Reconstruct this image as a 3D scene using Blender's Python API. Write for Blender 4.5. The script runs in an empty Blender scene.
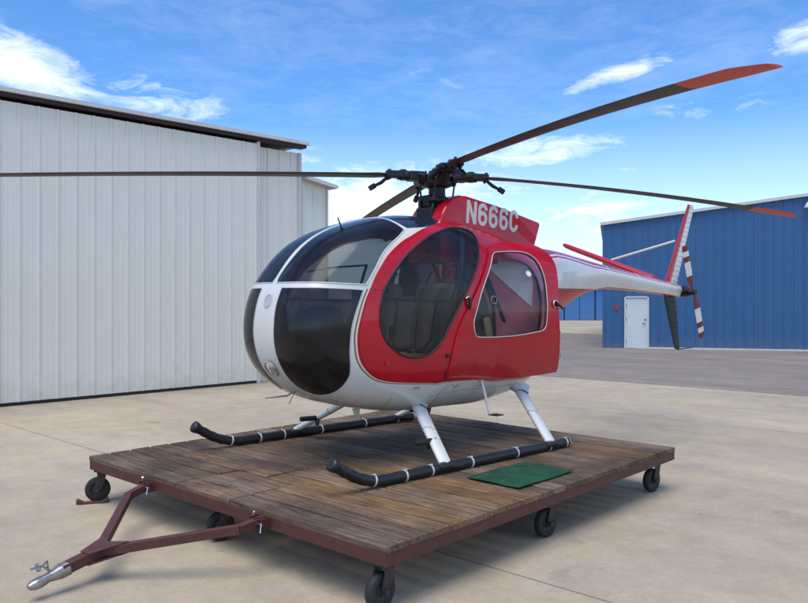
import bpy, bmesh, math, random
from mathutils import Vector, Matrix
from mathutils.geometry import delaunay_2d_cdt
R = math.radians
random.seed(7)
scene = bpy.context.scene
COL = scene.collection

# ------------------------------------------------------------------ materials
def new_mat(name):
    m = bpy.data.materials.new(name); m.use_nodes = True
    nt = m.node_tree
    b = nt.nodes.get('Principled BSDF')
    return m, nt, b

def pbr(name, col, rough=.5, metal=0., coat=0., noise=.0, nscale=6., bump=0., bscale=40., backdark=False, spec=.5, two=None, grime=None):
    """principled with large and small tone variation, optional bump; backdark = lining seen from inside"""
    m, nt, b = new_mat(name); N = nt.nodes; L = nt.links
    b.inputs['Base Color'].default_value = (*col, 1)
    b.inputs['Roughness'].default_value = rough
    b.inputs['Metallic'].default_value = metal
    b.inputs['Specular IOR Level'].default_value = spec
    if coat:
        b.inputs['Coat Weight'].default_value = coat; b.inputs['Coat Roughness'].default_value = .04
    tc = N.new('ShaderNodeTexCoord')
    out = None
    if noise or two:
        n = N.new('ShaderNodeTexNoise'); n.inputs['Scale'].default_value = nscale; n.inputs['Detail'].default_value = 6; n.inputs['Roughness'].default_value = .62
        L.new(tc.outputs['Object'], n.inputs['Vector'])
        r = N.new('ShaderNodeMapRange'); r.inputs['From Min'].default_value = .3; r.inputs['From Max'].default_value = .7
        L.new(n.outputs['Fac'], r.inputs['Value'])
        mx = N.new('ShaderNodeMix'); mx.data_type = 'RGBA'
        a = two if two else tuple(c * (1 - noise) for c in col)
        mx.inputs['A'].default_value = (*a, 1); mx.inputs['B'].default_value = (*col, 1)
        L.new(r.outputs['Result'], mx.inputs['Factor'])
        out = mx.outputs['Result']
        rr = N.new('ShaderNodeMapRange'); rr.inputs['To Min'].default_value = max(0, rough - .06); rr.inputs['To Max'].default_value = min(1, rough + .08)
        L.new(n.outputs['Fac'], rr.inputs['Value']); L.new(rr.outputs['Result'], b.inputs['Roughness'])
    if backdark:
        g = N.new('ShaderNodeNewGeometry')
        mx2 = N.new('ShaderNodeMix'); mx2.data_type = 'RGBA'
        L.new(g.outputs['Backfacing'], mx2.inputs['Factor'])
        if out: L.new(out, mx2.inputs['A'])
        else: mx2.inputs['A'].default_value = (*col, 1)
        mx2.inputs['B'].default_value = (*backdark, 1)
        out = mx2.outputs['Result']
    if out: L.new(out, b.inputs['Base Color'])
    if bump:
        n2 = N.new('ShaderNodeTexNoise'); n2.inputs['Scale'].default_value = bscale; n2.inputs['Detail'].default_value = 4
        L.new(tc.outputs['Object'], n2.inputs['Vector'])
        bp = N.new('ShaderNodeBump'); bp.inputs['Strength'].default_value = bump; bp.inputs['Distance'].default_value = .01
        L.new(n2.outputs['Fac'], bp.inputs['Height']); L.new(bp.outputs['Normal'], b.inputs['Normal'])
    return m

def glass(name, tint, gl=.17, dust=.05, ior=1.33):
    m = bpy.data.materials.new(name); m.use_nodes = True; nt = m.node_tree; N = nt.nodes; L = nt.links
    N.clear()
    o = N.new('ShaderNodeOutputMaterial'); mix = N.new('ShaderNodeMixShader')
    t = N.new('ShaderNodeBsdfTransparent'); t.inputs['Color'].default_value = (*tint, 1)
    g = N.new('ShaderNodeBsdfGlossy'); g.inputs['Roughness'].default_value = gl; g.inputs['Color'].default_value = (.95, .97, 1, 1)
    f = N.new('ShaderNodeFresnel'); f.inputs['IOR'].default_value = ior
    # curved acrylic: slight waviness in the reflections
    n = N.new('ShaderNodeTexNoise'); n.inputs['Scale'].default_value = 2.2; n.inputs['Detail'].default_value = 2
    tc = N.new('ShaderNodeTexCoord'); L.new(tc.outputs['Object'], n.inputs['Vector'])
    bp = N.new('ShaderNodeBump'); bp.inputs['Strength'].default_value = .12; bp.inputs['Distance'].default_value = .05
    L.new(n.outputs['Fac'], bp.inputs['Height']); L.new(bp.outputs['Normal'], g.inputs['Normal'])
    L.new(f.outputs['Fac'], mix.inputs['Fac']); L.new(t.outputs[0], mix.inputs[1]); L.new(g.outputs[0], mix.inputs[2])
    d = N.new('ShaderNodeBsdfDiffuse'); d.inputs['Color'].default_value = (.32, .33, .34, 1)
    n5 = N.new('ShaderNodeTexNoise'); n5.inputs['Scale'].default_value = 5; n5.inputs['Detail'].default_value = 6; L.new(tc.outputs['Object'], n5.inputs['Vector'])
    r5 = N.new('ShaderNodeMapRange'); r5.inputs['From Min'].default_value = .35; r5.inputs['From Max'].default_value = .75; r5.inputs['To Min'].default_value = .01; r5.inputs['To Max'].default_value = dust
    L.new(n5.outputs['Fac'], r5.inputs['Value'])
    mx2 = N.new('ShaderNodeMixShader'); L.new(r5.outputs['Result'], mx2.inputs['Fac']); L.new(mix.outputs[0], mx2.inputs[1]); L.new(d.outputs[0], mx2.inputs[2])
    L.new(mx2.outputs[0], o.inputs['Surface'])
    return m

LINING = (.035, .035, .038)
M = {
 'white': pbr('white_paint', (.69, .69, .65), .28, coat=.5, noise=.10, nscale=3.5, bump=.03, bscale=14, backdark=LINING),
 'belly': pbr('belly_paint', (.52, .54, .54), .34, coat=.25, noise=.30, nscale=4.5, bump=.05, bscale=12, backdark=LINING),
 'red': pbr('red_paint', (.50, .002, .016), .34, spec=.22, coat=.5, noise=.14, nscale=3, bump=.04, bscale=9, backdark=(.30, .012, .03)),
 'cream': pbr('cream_stripe', (.70, .66, .56), .3, coat=.4, noise=.08, backdark=LINING),
 'gold': pbr('gold_pinstripe', (.22, .10, .05), .4, backdark=LINING),
 'magenta': pbr('magenta_stripe', (.36, .015, .08), .3, coat=.5, noise=.1),
 'navy': pbr('navy_roof', (.018, .024, .045), .14, coat=.4, backdark=LINING),
 'tint': glass('tinted_acrylic', (.32, .33, .34)),
 'tint_dark': glass('dark_acrylic', (.09, .09, .10), dust=.05, gl=.16, ior=1.42),
 'clear': glass('clear_acrylic', (.86, .87, .88), dust=.03),
 'clear_rear': glass('rear_acrylic', (.97, .97, .97), gl=.08, dust=.05),
 'rubber': pbr('black_rubber', (.014, .014, .015), .55, noise=.3, nscale=20, bump=.15, bscale=60),
 'hose': pbr('black_hose_wrap', (.016, .016, .018), .42, noise=.35, nscale=12, bump=.3, bscale=25),
 'black': pbr('black_metal', (.018, .018, .02), .42, metal=.3, noise=.3, nscale=30, bump=.15),
 'hub': pbr('hub_metal', (.035, .035, .04), .38, metal=.6, noise=.4, nscale=25, bump=.1),
 'blade': pbr('blade_paint', (.026, .023, .021), .5, noise=.35, nscale=5, bump=.05, two=(.05, .038, .031)),
 'orange': pbr('blade_tip_paint', (.62, .065, .028), .45, noise=.25, nscale=8),
 'maroon': pbr('maroon_paint', (.17, .012, .02), .4, noise=.15),
 'alu': pbr('aluminium', (.62, .63, .64), .3, metal=.9, noise=.2, nscale=20, bump=.05),
 'ziptie': pbr('white_tie', (.60, .60, .57), .5),
 'strut': pbr('strut_paint', (.80, .80, .76), .3, coat=.4, noise=.12, nscale=9),
 'beige': pbr('seat_fabric', (.38, .26, .155), .85, noise=.25, nscale=14, bump=.3, bscale=90),
 'seatback': pbr('seat_back_fabric', (.20, .165, .13), .85, noise=.25, nscale=14, bump=.3, bscale=90),
 'belt': pbr('seat_belt', (.012, .012, .012), .7),
 'panel': pbr('cabin_trim', (.02, .02, .022), .6, noise=.3),
 'headliner': pbr('rear_lining_white', (.92, .92, .90), .7, noise=.12, nscale=5, bump=.1),
 'pinklining': pbr('rear_lining_red', (.78, .20, .25), .5, noise=.25, nscale=4, bump=.1),
 'chrome': pbr('chrome', (.75, .75, .76), .12, metal=1., noise=.1),
 'lampglass': pbr('lamp_lens', (.75, .78, .8), .08, metal=.7),
 'steelmar': pbr('trailer_paint', (.095, .028, .022), .6, noise=.35, nscale=11, bump=.25, bscale=45),
 'rust': pbr('rusty_steel', (.14, .055, .03), .75, noise=.5, nscale=15, bump=.3),
 'tyre': pbr('caster_tyre', (.022, .022, .022), .7, noise=.4, nscale=25, bump=.2),
 'caster': pbr('caster_steel', (.07, .06, .055), .55, metal=.5, noise=.5, nscale=20, bump=.2),
 'galv': pbr('galvanised', (.42, .40, .38), .35, metal=.85, noise=.35, nscale=30, bump=.15),
 'trimw': pbr('roof_trim_white', (.62, .62, .60), .5, noise=.12),
 'trimbrown': pbr('fascia_brown', (.028, .010, .012), .6, noise=.2),
 'doorw': pbr('door_white', (.62, .66, .66), .5, noise=.08, nscale=3),
 'signred': pbr('sign_red', (.45, .02, .03), .5),
 'roof': pbr('metal_roof', (.45, .45, .44), .5, noise=.1),
 'grey': pbr('grey_metal', (.3, .3, .31), .5, noise=.2),
}

def metal_siding(name, col, stain, amt=.25, streak=1.0):
    m, nt, b = new_mat(name); N = nt.nodes; L = nt.links
    tc = N.new('ShaderNodeTexCoord')
    mp = N.new('ShaderNodeMapping'); mp.inputs['Scale'].default_value = (3.0, 3.0, .28); L.new(tc.outputs['Object'], mp.inputs['Vector'])
    n1 = N.new('ShaderNodeTexNoise'); n1.inputs['Scale'].default_value = 2.2; n1.inputs['Detail'].default_value = 7; L.new(mp.outputs[0], n1.inputs['Vector'])
    n2 = N.new('ShaderNodeTexNoise'); n2.inputs['Scale'].default_value = .45; n2.inputs['Detail'].default_value = 3; L.new(tc.outputs['Object'], n2.inputs['Vector'])
    ad = N.new('ShaderNodeMath'); ad.operation = 'ADD'; L.new(n1.outputs['Fac'], ad.inputs[0]); L.new(n2.outputs['Fac'], ad.inputs[1])
    mr = N.new('ShaderNodeMapRange'); mr.inputs['From Min'].default_value = .75; mr.inputs['From Max'].default_value = 1.3; mr.inputs['To Max'].default_value = amt
    L.new(ad.outputs[0], mr.inputs['Value'])
    mx = N.new('ShaderNodeMix'); mx.data_type = 'RGBA'; mx.inputs['A'].default_value = (*col, 1); mx.inputs['B'].default_value = (*stain, 1)
    L.new(mr.outputs['Result'], mx.inputs['Factor'])
    # splashed dirt on the lowest half metre, ragged upper edge
    sz_ = N.new('ShaderNodeSeparateXYZ'); L.new(tc.outputs['Object'], sz_.inputs[0])
    nd = N.new('ShaderNodeTexNoise'); nd.inputs['Scale'].default_value = 5.; nd.inputs['Detail'].default_value = 7; L.new(tc.outputs['Object'], nd.inputs['Vector'])
    ms = N.new('ShaderNodeMath'); ms.operation = 'MULTIPLY_ADD'; ms.inputs[1].default_value = 1.3; L.new(nd.outputs['Fac'], ms.inputs[0]); 
    ng = N.new('ShaderNodeMath'); ng.operation = 'MULTIPLY'; ng.inputs[1].default_value = -1.; L.new(sz_.outputs[2], ng.inputs[0]); L.new(ng.outputs[0], ms.inputs[2])
    rd_ = N.new('ShaderNodeMapRange'); rd_.inputs['From Min'].default_value = .2; rd_.inputs['From Max'].default_value = .75; rd_.inputs['To Max'].default_value = .45; L.new(ms.outputs[0], rd_.inputs['Value'])
    md = N.new('ShaderNodeMix'); md.data_type = 'RGBA'; L.new(rd_.outputs['Result'], md.inputs['Factor']); L.new(mx.outputs['Result'], md.inputs['A']); md.inputs['B'].default_value = (col[0] * .5 + .14, col[1] * .5 + .11, col[2] * .5 + .06, 1)
    L.new(md.outputs['Result'], b.inputs['Base Color'])
    b.inputs['Roughness'].default_value = .42
    n3 = N.new('ShaderNodeTexNoise'); n3.inputs['Scale'].default_value = 1.6; n3.inputs['Detail'].default_value = 3; L.new(tc.outputs['Object'], n3.inputs['Vector'])
    bp = N.new('ShaderNodeBump'); bp.inputs['Strength'].default_value = .25; bp.inputs['Distance'].default_value = .02
    L.new(n3.outputs['Fac'], bp.inputs['Height']); L.new(bp.outputs['Normal'], b.inputs['Normal'])
    return m
M['wsiding'] = metal_siding('white_siding', (.75, .73, .65), (.66, .65, .55), .32)
M['wsiding2'] = metal_siding('white_siding_aged', (.72, .72, .64), (.56, .57, .48), .5)
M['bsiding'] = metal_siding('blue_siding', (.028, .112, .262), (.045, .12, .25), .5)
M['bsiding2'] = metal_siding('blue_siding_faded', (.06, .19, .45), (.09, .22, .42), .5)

def wood_mat():
    m, nt, b = new_mat('weathered_wood'); N = nt.nodes; L = nt.links
    tc = N.new('ShaderNodeTexCoord'); at = N.new('ShaderNodeAttribute'); at.attribute_name = 'plank'
    sep = N.new('ShaderNodeSeparateColor'); L.new(at.outputs['Color'], sep.inputs[0])
    off = N.new('ShaderNodeVectorMath'); off.operation = 'ADD'; L.new(tc.outputs['Object'], off.inputs[0])
    sc = N.new('ShaderNodeVectorMath'); sc.operation = 'SCALE'; sc.inputs['Scale'].default_value = 13.; L.new(at.outputs['Color'], sc.inputs[0]); L.new(sc.outputs[0], off.inputs[1])
    mp = N.new('ShaderNodeMapping'); mp.inputs['Scale'].default_value = (1.6, 26, 26); L.new(off.outputs[0], mp.inputs['Vector'])
    g = N.new('ShaderNodeTexNoise'); g.inputs['Scale'].default_value = 2.; g.inputs['Detail'].default_value = 8; g.inputs['Roughness'].default_value = .7; g.inputs['Distortion'].default_value = .5
    L.new(mp.outputs[0], g.inputs['Vector'])
    ramp = N.new('ShaderNodeValToRGB'); cr = ramp.color_ramp
    cr.elements[0].position = .25; cr.elements[0].color = (.038, .024, .014, 1)
    cr.elements[1].position = .78; cr.elements[1].color = (.36, .245, .145, 1)
    e = cr.elements.new(.5); e.color = (.178, .112, .064, 1)
    L.new(g.outputs['Fac'], ramp.inputs['Fac'])
    mp2 = N.new('ShaderNodeMapping'); mp2.inputs['Scale'].default_value = (2.2, 95, 95); L.new(off.outputs[0], mp2.inputs['Vector'])
    g2 = N.new('ShaderNodeTexNoise'); g2.inputs['Scale'].default_value = 1.3; g2.inputs['Detail'].default_value = 5; L.new(mp2.outputs[0], g2.inputs['Vector'])
    c2 = N.new('ShaderNodeMapRange'); c2.inputs['From Min'].default_value = .33; c2.inputs['From Max'].default_value = .45; c2.inputs['To Min'].default_value = .38; c2.inputs['To Max'].default_value = 1.; L.new(g2.outputs['Fac'], c2.inputs['Value'])
    # blotches, worn and damp patches
    bl = N.new('ShaderNodeTexNoise'); bl.inputs['Scale'].default_value = 1.7; bl.inputs['Detail'].default_value = 6; bl.inputs['Roughness'].default_value = .65; L.new(tc.outputs['Object'], bl.inputs['Vector'])
    mr = N.new('ShaderNodeMapRange'); mr.inputs['From Min'].default_value = .35; mr.inputs['From Max'].default_value = .65; mr.inputs['To Min'].default_value = .50; mr.inputs['To Max'].default_value = 1.2
    L.new(bl.outputs['Fac'], mr.inputs['Value'])
    br = N.new('ShaderNodeMapRange'); br.inputs['To Min'].default_value = .68; br.inputs['To Max'].default_value = 1.15; L.new(sep.outputs[0], br.inputs['Value'])
    mu = N.new('ShaderNodeMath'); mu.operation = 'MULTIPLY'; L.new(mr.outputs['Result'], mu.inputs[0]); L.new(br.outputs['Result'], mu.inputs[1])
    vm = N.new('ShaderNodeVectorMath'); vm.operation = 'SCALE'; mu2 = N.new('ShaderNodeMath'); mu2.operation = 'MULTIPLY'; L.new(mu.outputs[0], mu2.inputs[0]); L.new(c2.outputs['Result'], mu2.inputs[1]); L.new(ramp.outputs['Color'], vm.inputs[0]); L.new(mu2.outputs[0], vm.inputs['Scale'])
    hs = N.new('ShaderNodeHueSaturation'); L.new(vm.outputs[0], hs.inputs['Color'])
    h2 = N.new('ShaderNodeMapRange'); h2.inputs['To Min'].default_value = .78; h2.inputs['To Max'].default_value = 1.2; L.new(sep.outputs[1], h2.inputs['Value']); L.new(h2.outputs['Result'], hs.inputs['Saturation'])
    L.new(hs.outputs['Color'], b.inputs['Base Color'])
    b.inputs['Roughness'].default_value = .78; b.inputs['Specular IOR Level'].default_value = .3
    bp = N.new('ShaderNodeBump'); bp.inputs['Strength'].default_value = .55; bp.inputs['Distance'].default_value = .006
    L.new(g.outputs['Fac'], bp.inputs['Height']); L.new(bp.outputs['Normal'], b.inputs['Normal'])
    return m
M['wood'] = wood_mat()

def carpet_mat():
    m, nt, b = new_mat('green_turf'); N = nt.nodes; L = nt.links
    tc = N.new('ShaderNodeTexCoord')
    n = N.new('ShaderNodeTexNoise'); n.inputs['Scale'].default_value = 160; n.inputs['Detail'].default_value = 3; L.new(tc.outputs['Object'], n.inputs['Vector'])
    n1 = N.new('ShaderNodeTexNoise'); n1.inputs['Scale'].default_value = 7; n1.inputs['Detail'].default_value = 5; L.new(tc.outputs['Object'], n1.inputs['Vector'])
    ad = N.new('ShaderNodeMath'); ad.operation = 'MULTIPLY'; L.new(n.outputs['Fac'], ad.inputs[0]); L.new(n1.outputs['Fac'], ad.inputs[1])
    r = N.new('ShaderNodeValToRGB'); r.color_ramp.elements[0].position = .12; r.color_ramp.elements[0].color = (.002, .032, .014, 1); r.color_ramp.elements[1].position = .42; r.color_ramp.elements[1].color = (.010, .115, .045, 1)
    L.new(ad.outputs[0], r.inputs['Fac']); L.new(r.outputs['Color'], b.inputs['Base Color']); b.inputs['Roughness'].default_value = .95
    bp = N.new('ShaderNodeBump'); bp.inputs['Strength'].default_value = .9; bp.inputs['Distance'].default_value = .01; L.new(n.outputs['Fac'], bp.inputs['Height']); L.new(bp.outputs['Normal'], b.inputs['Normal'])
    return m
M['turf'] = carpet_mat()

def ground_mat(name, cols, joint=False, fine=.09, crack=False):
    m, nt, b = new_mat(name); N = nt.nodes; L = nt.links
    g = N.new('ShaderNodeNewGeometry')
    rot = N.new('ShaderNodeMapping'); rot.vector_type = 'POINT'; rot.inputs['Rotation'].default_value = (0, 0, R(42.6)); L.new(g.outputs['Position'], rot.inputs['Vector'])
    def noise(s, d=5, r=.6, vec=None):
        n = N.new('ShaderNodeTexNoise'); n.inputs['Scale'].default_value = s; n.inputs['Detail'].default_value = d; n.inputs['Roughness'].default_value = r
        L.new(vec if vec else g.outputs['Position'], n.inputs['Vector']); return n
    st = N.new('ShaderNodeMapping'); st.inputs['Scale'].default_value = (.35, 1.5, 1); L.new(rot.outputs[0], st.inputs['Vector'])
    big = noise(.55, 6, .62, st.outputs[0]); mid = noise(3.1, 7, .65); sm = noise(70, 4, .7); hue = noise(.9, 4)
    def rng(src, a, b_, c, d):
        r = N.new('ShaderNodeMapRange'); r.inputs['From Min'].default_value = a; r.inputs['From Max'].default_value = b_; r.inputs['To Min'].default_value = c; r.inputs['To Max'].default_value = d
        L.new(src, r.inputs['Value']); return r.outputs['Result']
    mx = N.new('ShaderNodeMix'); mx.data_type = 'RGBA'; mx.inputs['A'].default_value = (*cols[0], 1); mx.inputs['B'].default_value = (*cols[1], 1)
    L.new(rng(hue.outputs['Fac'], .4, .62, 0, 1), mx.inputs['Factor'])
    def mult(a, bb):
        q = N.new('ShaderNodeMath'); q.operation = 'MULTIPLY'; L.new(a, q.inputs[0]); L.new(bb, q.inputs[1]); return q.outputs[0]
    f = mult(rng(big.outputs['Fac'], .3, .7, .86, 1.12), rng(mid.outputs['Fac'], .3, .7, .90, 1.10))
    f = mult(f, rng(sm.outputs['Fac'], .3, .7, 1 - fine, 1 + fine))
    grit = noise(15, 6, .75); f = mult(f, rng(grit.outputs['Fac'], .3, .7, .93, 1.07))
    fl0 = noise(230, 2, .5); f = mult(f, rng(fl0.outputs['Fac'], .3, .7, 1 - fine, 1 + fine))
    wear = noise(.28, 5, .6); f = mult(f, rng(wear.outputs['Fac'], .35, .65, .93, 1.05))
    if joint:
        sp = N.new('ShaderNodeSeparateXYZ'); L.new(rot.outputs[0], sp.inputs[0])
        # joints of the slabs, 6.7 m apart
        a = N.new('ShaderNodeMath'); a.operation = 'ADD'; a.inputs[1].default_value = -4.03 + 3.35 + 67; L.new(sp.outputs[1], a.inputs[0])
        wv = N.new('ShaderNodeMath'); wv.operation = 'MODULO'; wv.inputs[1].default_value = 6.7; L.new(a.outputs[0], wv.inputs[0])
        s = N.new('ShaderNodeMath'); s.operation = 'SUBTRACT'; s.inputs[1].default_value = 3.35; L.new(wv.outputs[0], s.inputs[0])
        ab = N.new('ShaderNodeMath'); ab.operation = 'ABSOLUTE'; L.new(s.outputs[0], ab.inputs[0])
        f = mult(f, rng(ab.outputs[0], .004, .011, .45, 1.))
        fl = N.new('ShaderNodeMath'); fl.operation = 'DIVIDE'; fl.inputs[1].default_value = 6.7; L.new(a.outputs[0], fl.inputs[0])
        fl2 = N.new('ShaderNodeMath'); fl2.operation = 'FLOOR'; L.new(fl.outputs[0], fl2.inputs[0])
        wn = N.new('ShaderNodeTexWhiteNoise'); wn.noise_dimensions = '1D'; L.new(fl2.outputs[0], wn.inputs['W'])
        f = mult(f, rng(wn.outputs['Value'], 0, 1, .95, 1.05))
        # hairline cracks and small stains
    if crack:
        st2 = N.new('ShaderNodeMapping'); st2.inputs['Scale'].default_value = (.05, .35, 1); L.new(g.outputs['Position'], st2.inputs['Vector'])
        v = N.new('ShaderNodeTexVoronoi'); v.feature = 'DISTANCE_TO_EDGE'; v.inputs['Scale'].default_value = 1.6; L.new(st2.outputs[0], v.inputs['Vector'])
        f = mult(f, rng(v.outputs['Distance'], .0, .014, .62, 1.))
    oil = noise(1.35, 4, .55); f = mult(f, rng(oil.outputs['Fac'], .29, .34, .86, 1.))
    sp_ = noise(9, 3, .5); f = mult(f, rng(sp_.outputs['Fac'], .24, .30, .8, 1.))
    vm = N.new('ShaderNodeVectorMath'); vm.operation = 'SCALE'; L.new(mx.outputs['Result'], vm.inputs[0]); L.new(f, vm.inputs['Scale'])
    L.new(vm.outputs[0], b.inputs['Base Color'])
    b.inputs['Roughness'].default_value = .85; b.inputs['Specular IOR Level'].default_value = .3
    bp = N.new('ShaderNodeBump'); bp.inputs['Strength'].default_value = .25; bp.inputs['Distance'].default_value = .004
    L.new(sm.outputs['Fac'], bp.inputs['Height']); L.new(bp.outputs['Normal'], b.inputs['Normal'])
    return m
M['concrete'] = ground_mat('concrete', ((.43, .36, .25), (.405, .335, .255)), joint=True)
M['asphalt'] = ground_mat('asphalt', ((.255, .215, .175), (.232, .198, .166)), fine=.14, crack=True)

# ------------------------------------------------------------------ mesh helpers
class MB:
    def __init__(s): s.v = []; s.f = []; s.m = []; s.sm = []
    def add(s, vs, fs, mi=0, smooth=False):
        o = len(s.v); s.v += [tuple(v) for v in vs]
        for f in fs: s.f.append(tuple(i + o for i in f)); s.m.append(mi); s.sm.append(smooth)
    def box(s, c, d, mi=0, rot=None, bev=0.):
        hx, hy, hz = d[0] / 2, d[1] / 2, d[2] / 2
        if bev <= 0:
            vs = [Vector((x * hx, y * hy, z * hz)) for z in (-1, 1) for y in (-1, 1) for x in (-1, 1)]
            fs = [(0, 2, 3, 1), (4, 5, 7, 6), (0, 1, 5, 4), (2, 6, 7, 3), (0, 4, 6, 2), (1, 3, 7, 5)]
        else:
            bm = bmesh.new(); bmesh.ops.create_cube(bm, size=1.)
            for v in bm.verts: v.co = Vector((v.co.x * d[0], v.co.y * d[1], v.co.z * d[2]))
            bmesh.ops.bevel(bm, geom=list(bm.edges), offset=min(bev, min(d) * .45), segments=3, affect='EDGES', profile=.5)
            bm.verts.index_update(); vs = [v.co.copy() for v in bm.verts]; fs = [tuple(v.index for v in f.verts) for f in bm.faces]; bm.free()
        if rot is not None: vs = [rot @ v for v in vs]
        s.add([v + Vector(c) for v in vs], fs, mi, False)
    def tube(s, pts, rad, seg=12, mi=0, caps=True, smooth=True, closed=False, flat=None):
        pts = [Vector(p) for p in pts]; n = len(pts)
        rads = rad if isinstance(rad, (list, tuple)) else [rad] * n
        rings = []; prev = None
        for i, p in enumerate(pts):
            if closed: t = pts[(i + 1) % n] - pts[i - 1]
            else: t = pts[min(i + 1, n - 1)] - pts[max(i - 1, 0)]
            t.normalize()
            if prev is None:
                up = Vector((0, 0, 1)) if abs(t.z) < .9 else Vector((1, 0, 0))
                a = t.cross(up).normalized()
            else:
                a = (prev - t * prev.dot(t)).normalized()
            prev = a; b = t.cross(a)
            rings.append([p + (a * math.cos(2 * math.pi * k / seg) + b * math.sin(2 * math.pi * k / seg) * (flat or 1)) * rads[i] for k in range(seg)])
        vs = [v for r in rings for v in r]; fs = []
        m = n if closed else n - 1
        for i in range(m):
            for k in range(seg):
                a0 = i * seg + k; a1 = i * seg + (k + 1) % seg; b0 = ((i + 1) % n) * seg + k; b1 = ((i + 1) % n) * seg + (k + 1) % seg
                fs.append((a0, a1, b1, b0))
        s.add(vs, fs, mi, smooth)
        if caps and not closed:
            s.add(rings[0], [tuple(range(seg))[::-1]], mi); s.add(rings[-1], [tuple(range(seg))], mi)
    def cyl(s, a, b, r, seg=20, mi=0, r2=None):
        s.tube([a, b], [r, r if r2 is None else r2], seg, mi)
    def loft(s, rings, mi=0, smooth=True, caps=True, closed=True):
        n = len(rings[0]); vs = [v for r in rings for v in r]; fs = []
        for i in range(len(rings) - 1):
            for k in range(n if closed else n - 1):
                fs.append((i * n + k, i * n + (k + 1) % n, (i + 1) * n + (k + 1) % n, (i + 1) * n + k))
        s.add(vs, fs, mi, smooth)
        if caps: s.add(rings[0], [tuple(range(n))[::-1]], mi); s.add(rings[-1], [tuple(range(n))], mi)
    def prism(s, poly, h0, h1, axis='y', mi=0):
        """poly of (a,b): for axis y they are x,z; for z they are x,y"""
        def P(a, b, h): return {'y': (a, h, b), 'z': (a, b, h), 'x': (h, a, b)}[axis]
        n = len(poly)
        vs = [P(a, b, h0) for a, b in poly] + [P(a, b, h1) for a, b in poly]
        fs = [tuple(range(n))[::-1], tuple(range(n, 2 * n))] + [(i, (i + 1) % n, n + (i + 1) % n, n + i) for i in range(n)]
        s.add(vs, fs, mi)
    def build(s, name, mats, parent=None, bevel=0., recalc=True, normals=None):
        me = bpy.data.meshes.new(name); me.from_pydata(s.v, [], s.f)
        for m in (mats if isinstance(mats, (list, tuple)) else [mats]): me.materials.append(m)
        me.polygons.foreach_set('material_index', s.m); me.polygons.foreach_set('use_smooth', s.sm)
        if recalc:
            bm = bmesh.new(); bm.from_mesh(me); bmesh.ops.recalc_face_normals(bm, faces=bm.faces); bm.to_mesh(me); bm.free()
        if normals: me.normals_split_custom_set_from_vertices(normals)
        me.update()
        o = bpy.data.objects.new(name, me); COL.objects.link(o)
        if parent: o.parent = parent
        if bevel:
            bv = o.modifiers.new('b', 'BEVEL'); bv.width = bevel; bv.segments = 2; bv.limit_method = 'ANGLE'; bv.angle_limit = R(40)
            bv.harden_normals = False
        return o

def tag(o, label=None, cat=None, group=None, kind=None):
    if label: o['label'] = label
    if cat: o['category'] = cat
    if group: o['group'] = group
    if kind: o['kind'] = kind
    return o
def empty(name, loc=(0, 0, 0), rz=0.):
    o = bpy.data.objects.new(name, None); COL.objects.link(o); o.location = loc; o.rotation_euler = (0, 0, rz); o.empty_display_size = .2
    return o

def spline(P, closed=True, step=1.):
    """Catmull-Rom through points; a third value of 1 marks a corner"""
    pts = [(p[0], p[1]) for p in P]; cor = [len(p) > 2 and p[2] == 1 for p in P]; n = len(pts); out = []
    rngN = n if closed else n - 1
    for i in range(rngN):
        p1 = pts[i]; p2 = pts[(i + 1) % n]
        p0 = p1 if (cor[i] or (not closed and i == 0)) else pts[i - 1]
        p3 = p2 if (cor[(i + 1) % n] or (not closed and i == n - 2)) else pts[(i + 2) % n]
        d = math.hypot(p2[0] - p1[0], p2[1] - p1[1]); k = max(1, int(round(d / step)))
        for j in range(k):
            t = j / k; t2 = t * t; t3 = t2 * t
            out.append(tuple(.5 * (2 * p1[c] + (p2[c] - p0[c]) * t + (2 * p0[c] - 5 * p1[c] + 4 * p2[c] - p3[c]) * t2 + (3 * p1[c] - p0[c] - 3 * p2[c] + p3[c]) * t3) for c in (0, 1)))
    if not closed: out.append(pts[-1])
    return out
def inside(p, poly):
    x, y = p; c = False; j = len(poly) - 1
    for i in range(len(poly)):
        xi, yi = poly[i]; xj, yj = poly[j]
        if (yi > y) != (yj > y) and x < (xj - xi) * (y - yi) / (yj - yi) + xi: c = not c
        j = i
    return c
def offset_poly(P, d):
    """positive d grows the closed outline"""
    n = len(P); A = sum(P[i][0] * P[(i + 1) % n][1] - P[(i + 1) % n][0] * P[i][1] for i in range(n)); s = 1 if A > 0 else -1; out = []
    for i in range(n):
        a = P[i - 1]; b = P[(i + 1) % n]; t = (b[0] - a[0], b[1] - a[1]); l = math.hypot(*t) or 1
        out.append((P[i][0] + s * d * t[1] / l, P[i][1] - s * d * t[0] / l))
    return out
def cdt(loops, grid, opens=()):
    vs = []; es = []
    for Lp in loops:
        o = len(vs); vs += [Vector(p) for p in Lp]; n = len(Lp); es += [(o + i, o + (i + 1) % n) for i in range(n)]
    for Lp in opens:
        o = len(vs); vs += [Vector(p) for p in Lp]; es += [(o + i, o + i + 1) for i in range(len(Lp) - 1)]
    vs += [Vector(p) for p in grid]
    r = delaunay_2d_cdt(vs, es, [], 0, 1e-4)
    return [tuple(v) for v in r[0]], [tuple(f) for f in r[2]]

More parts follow.
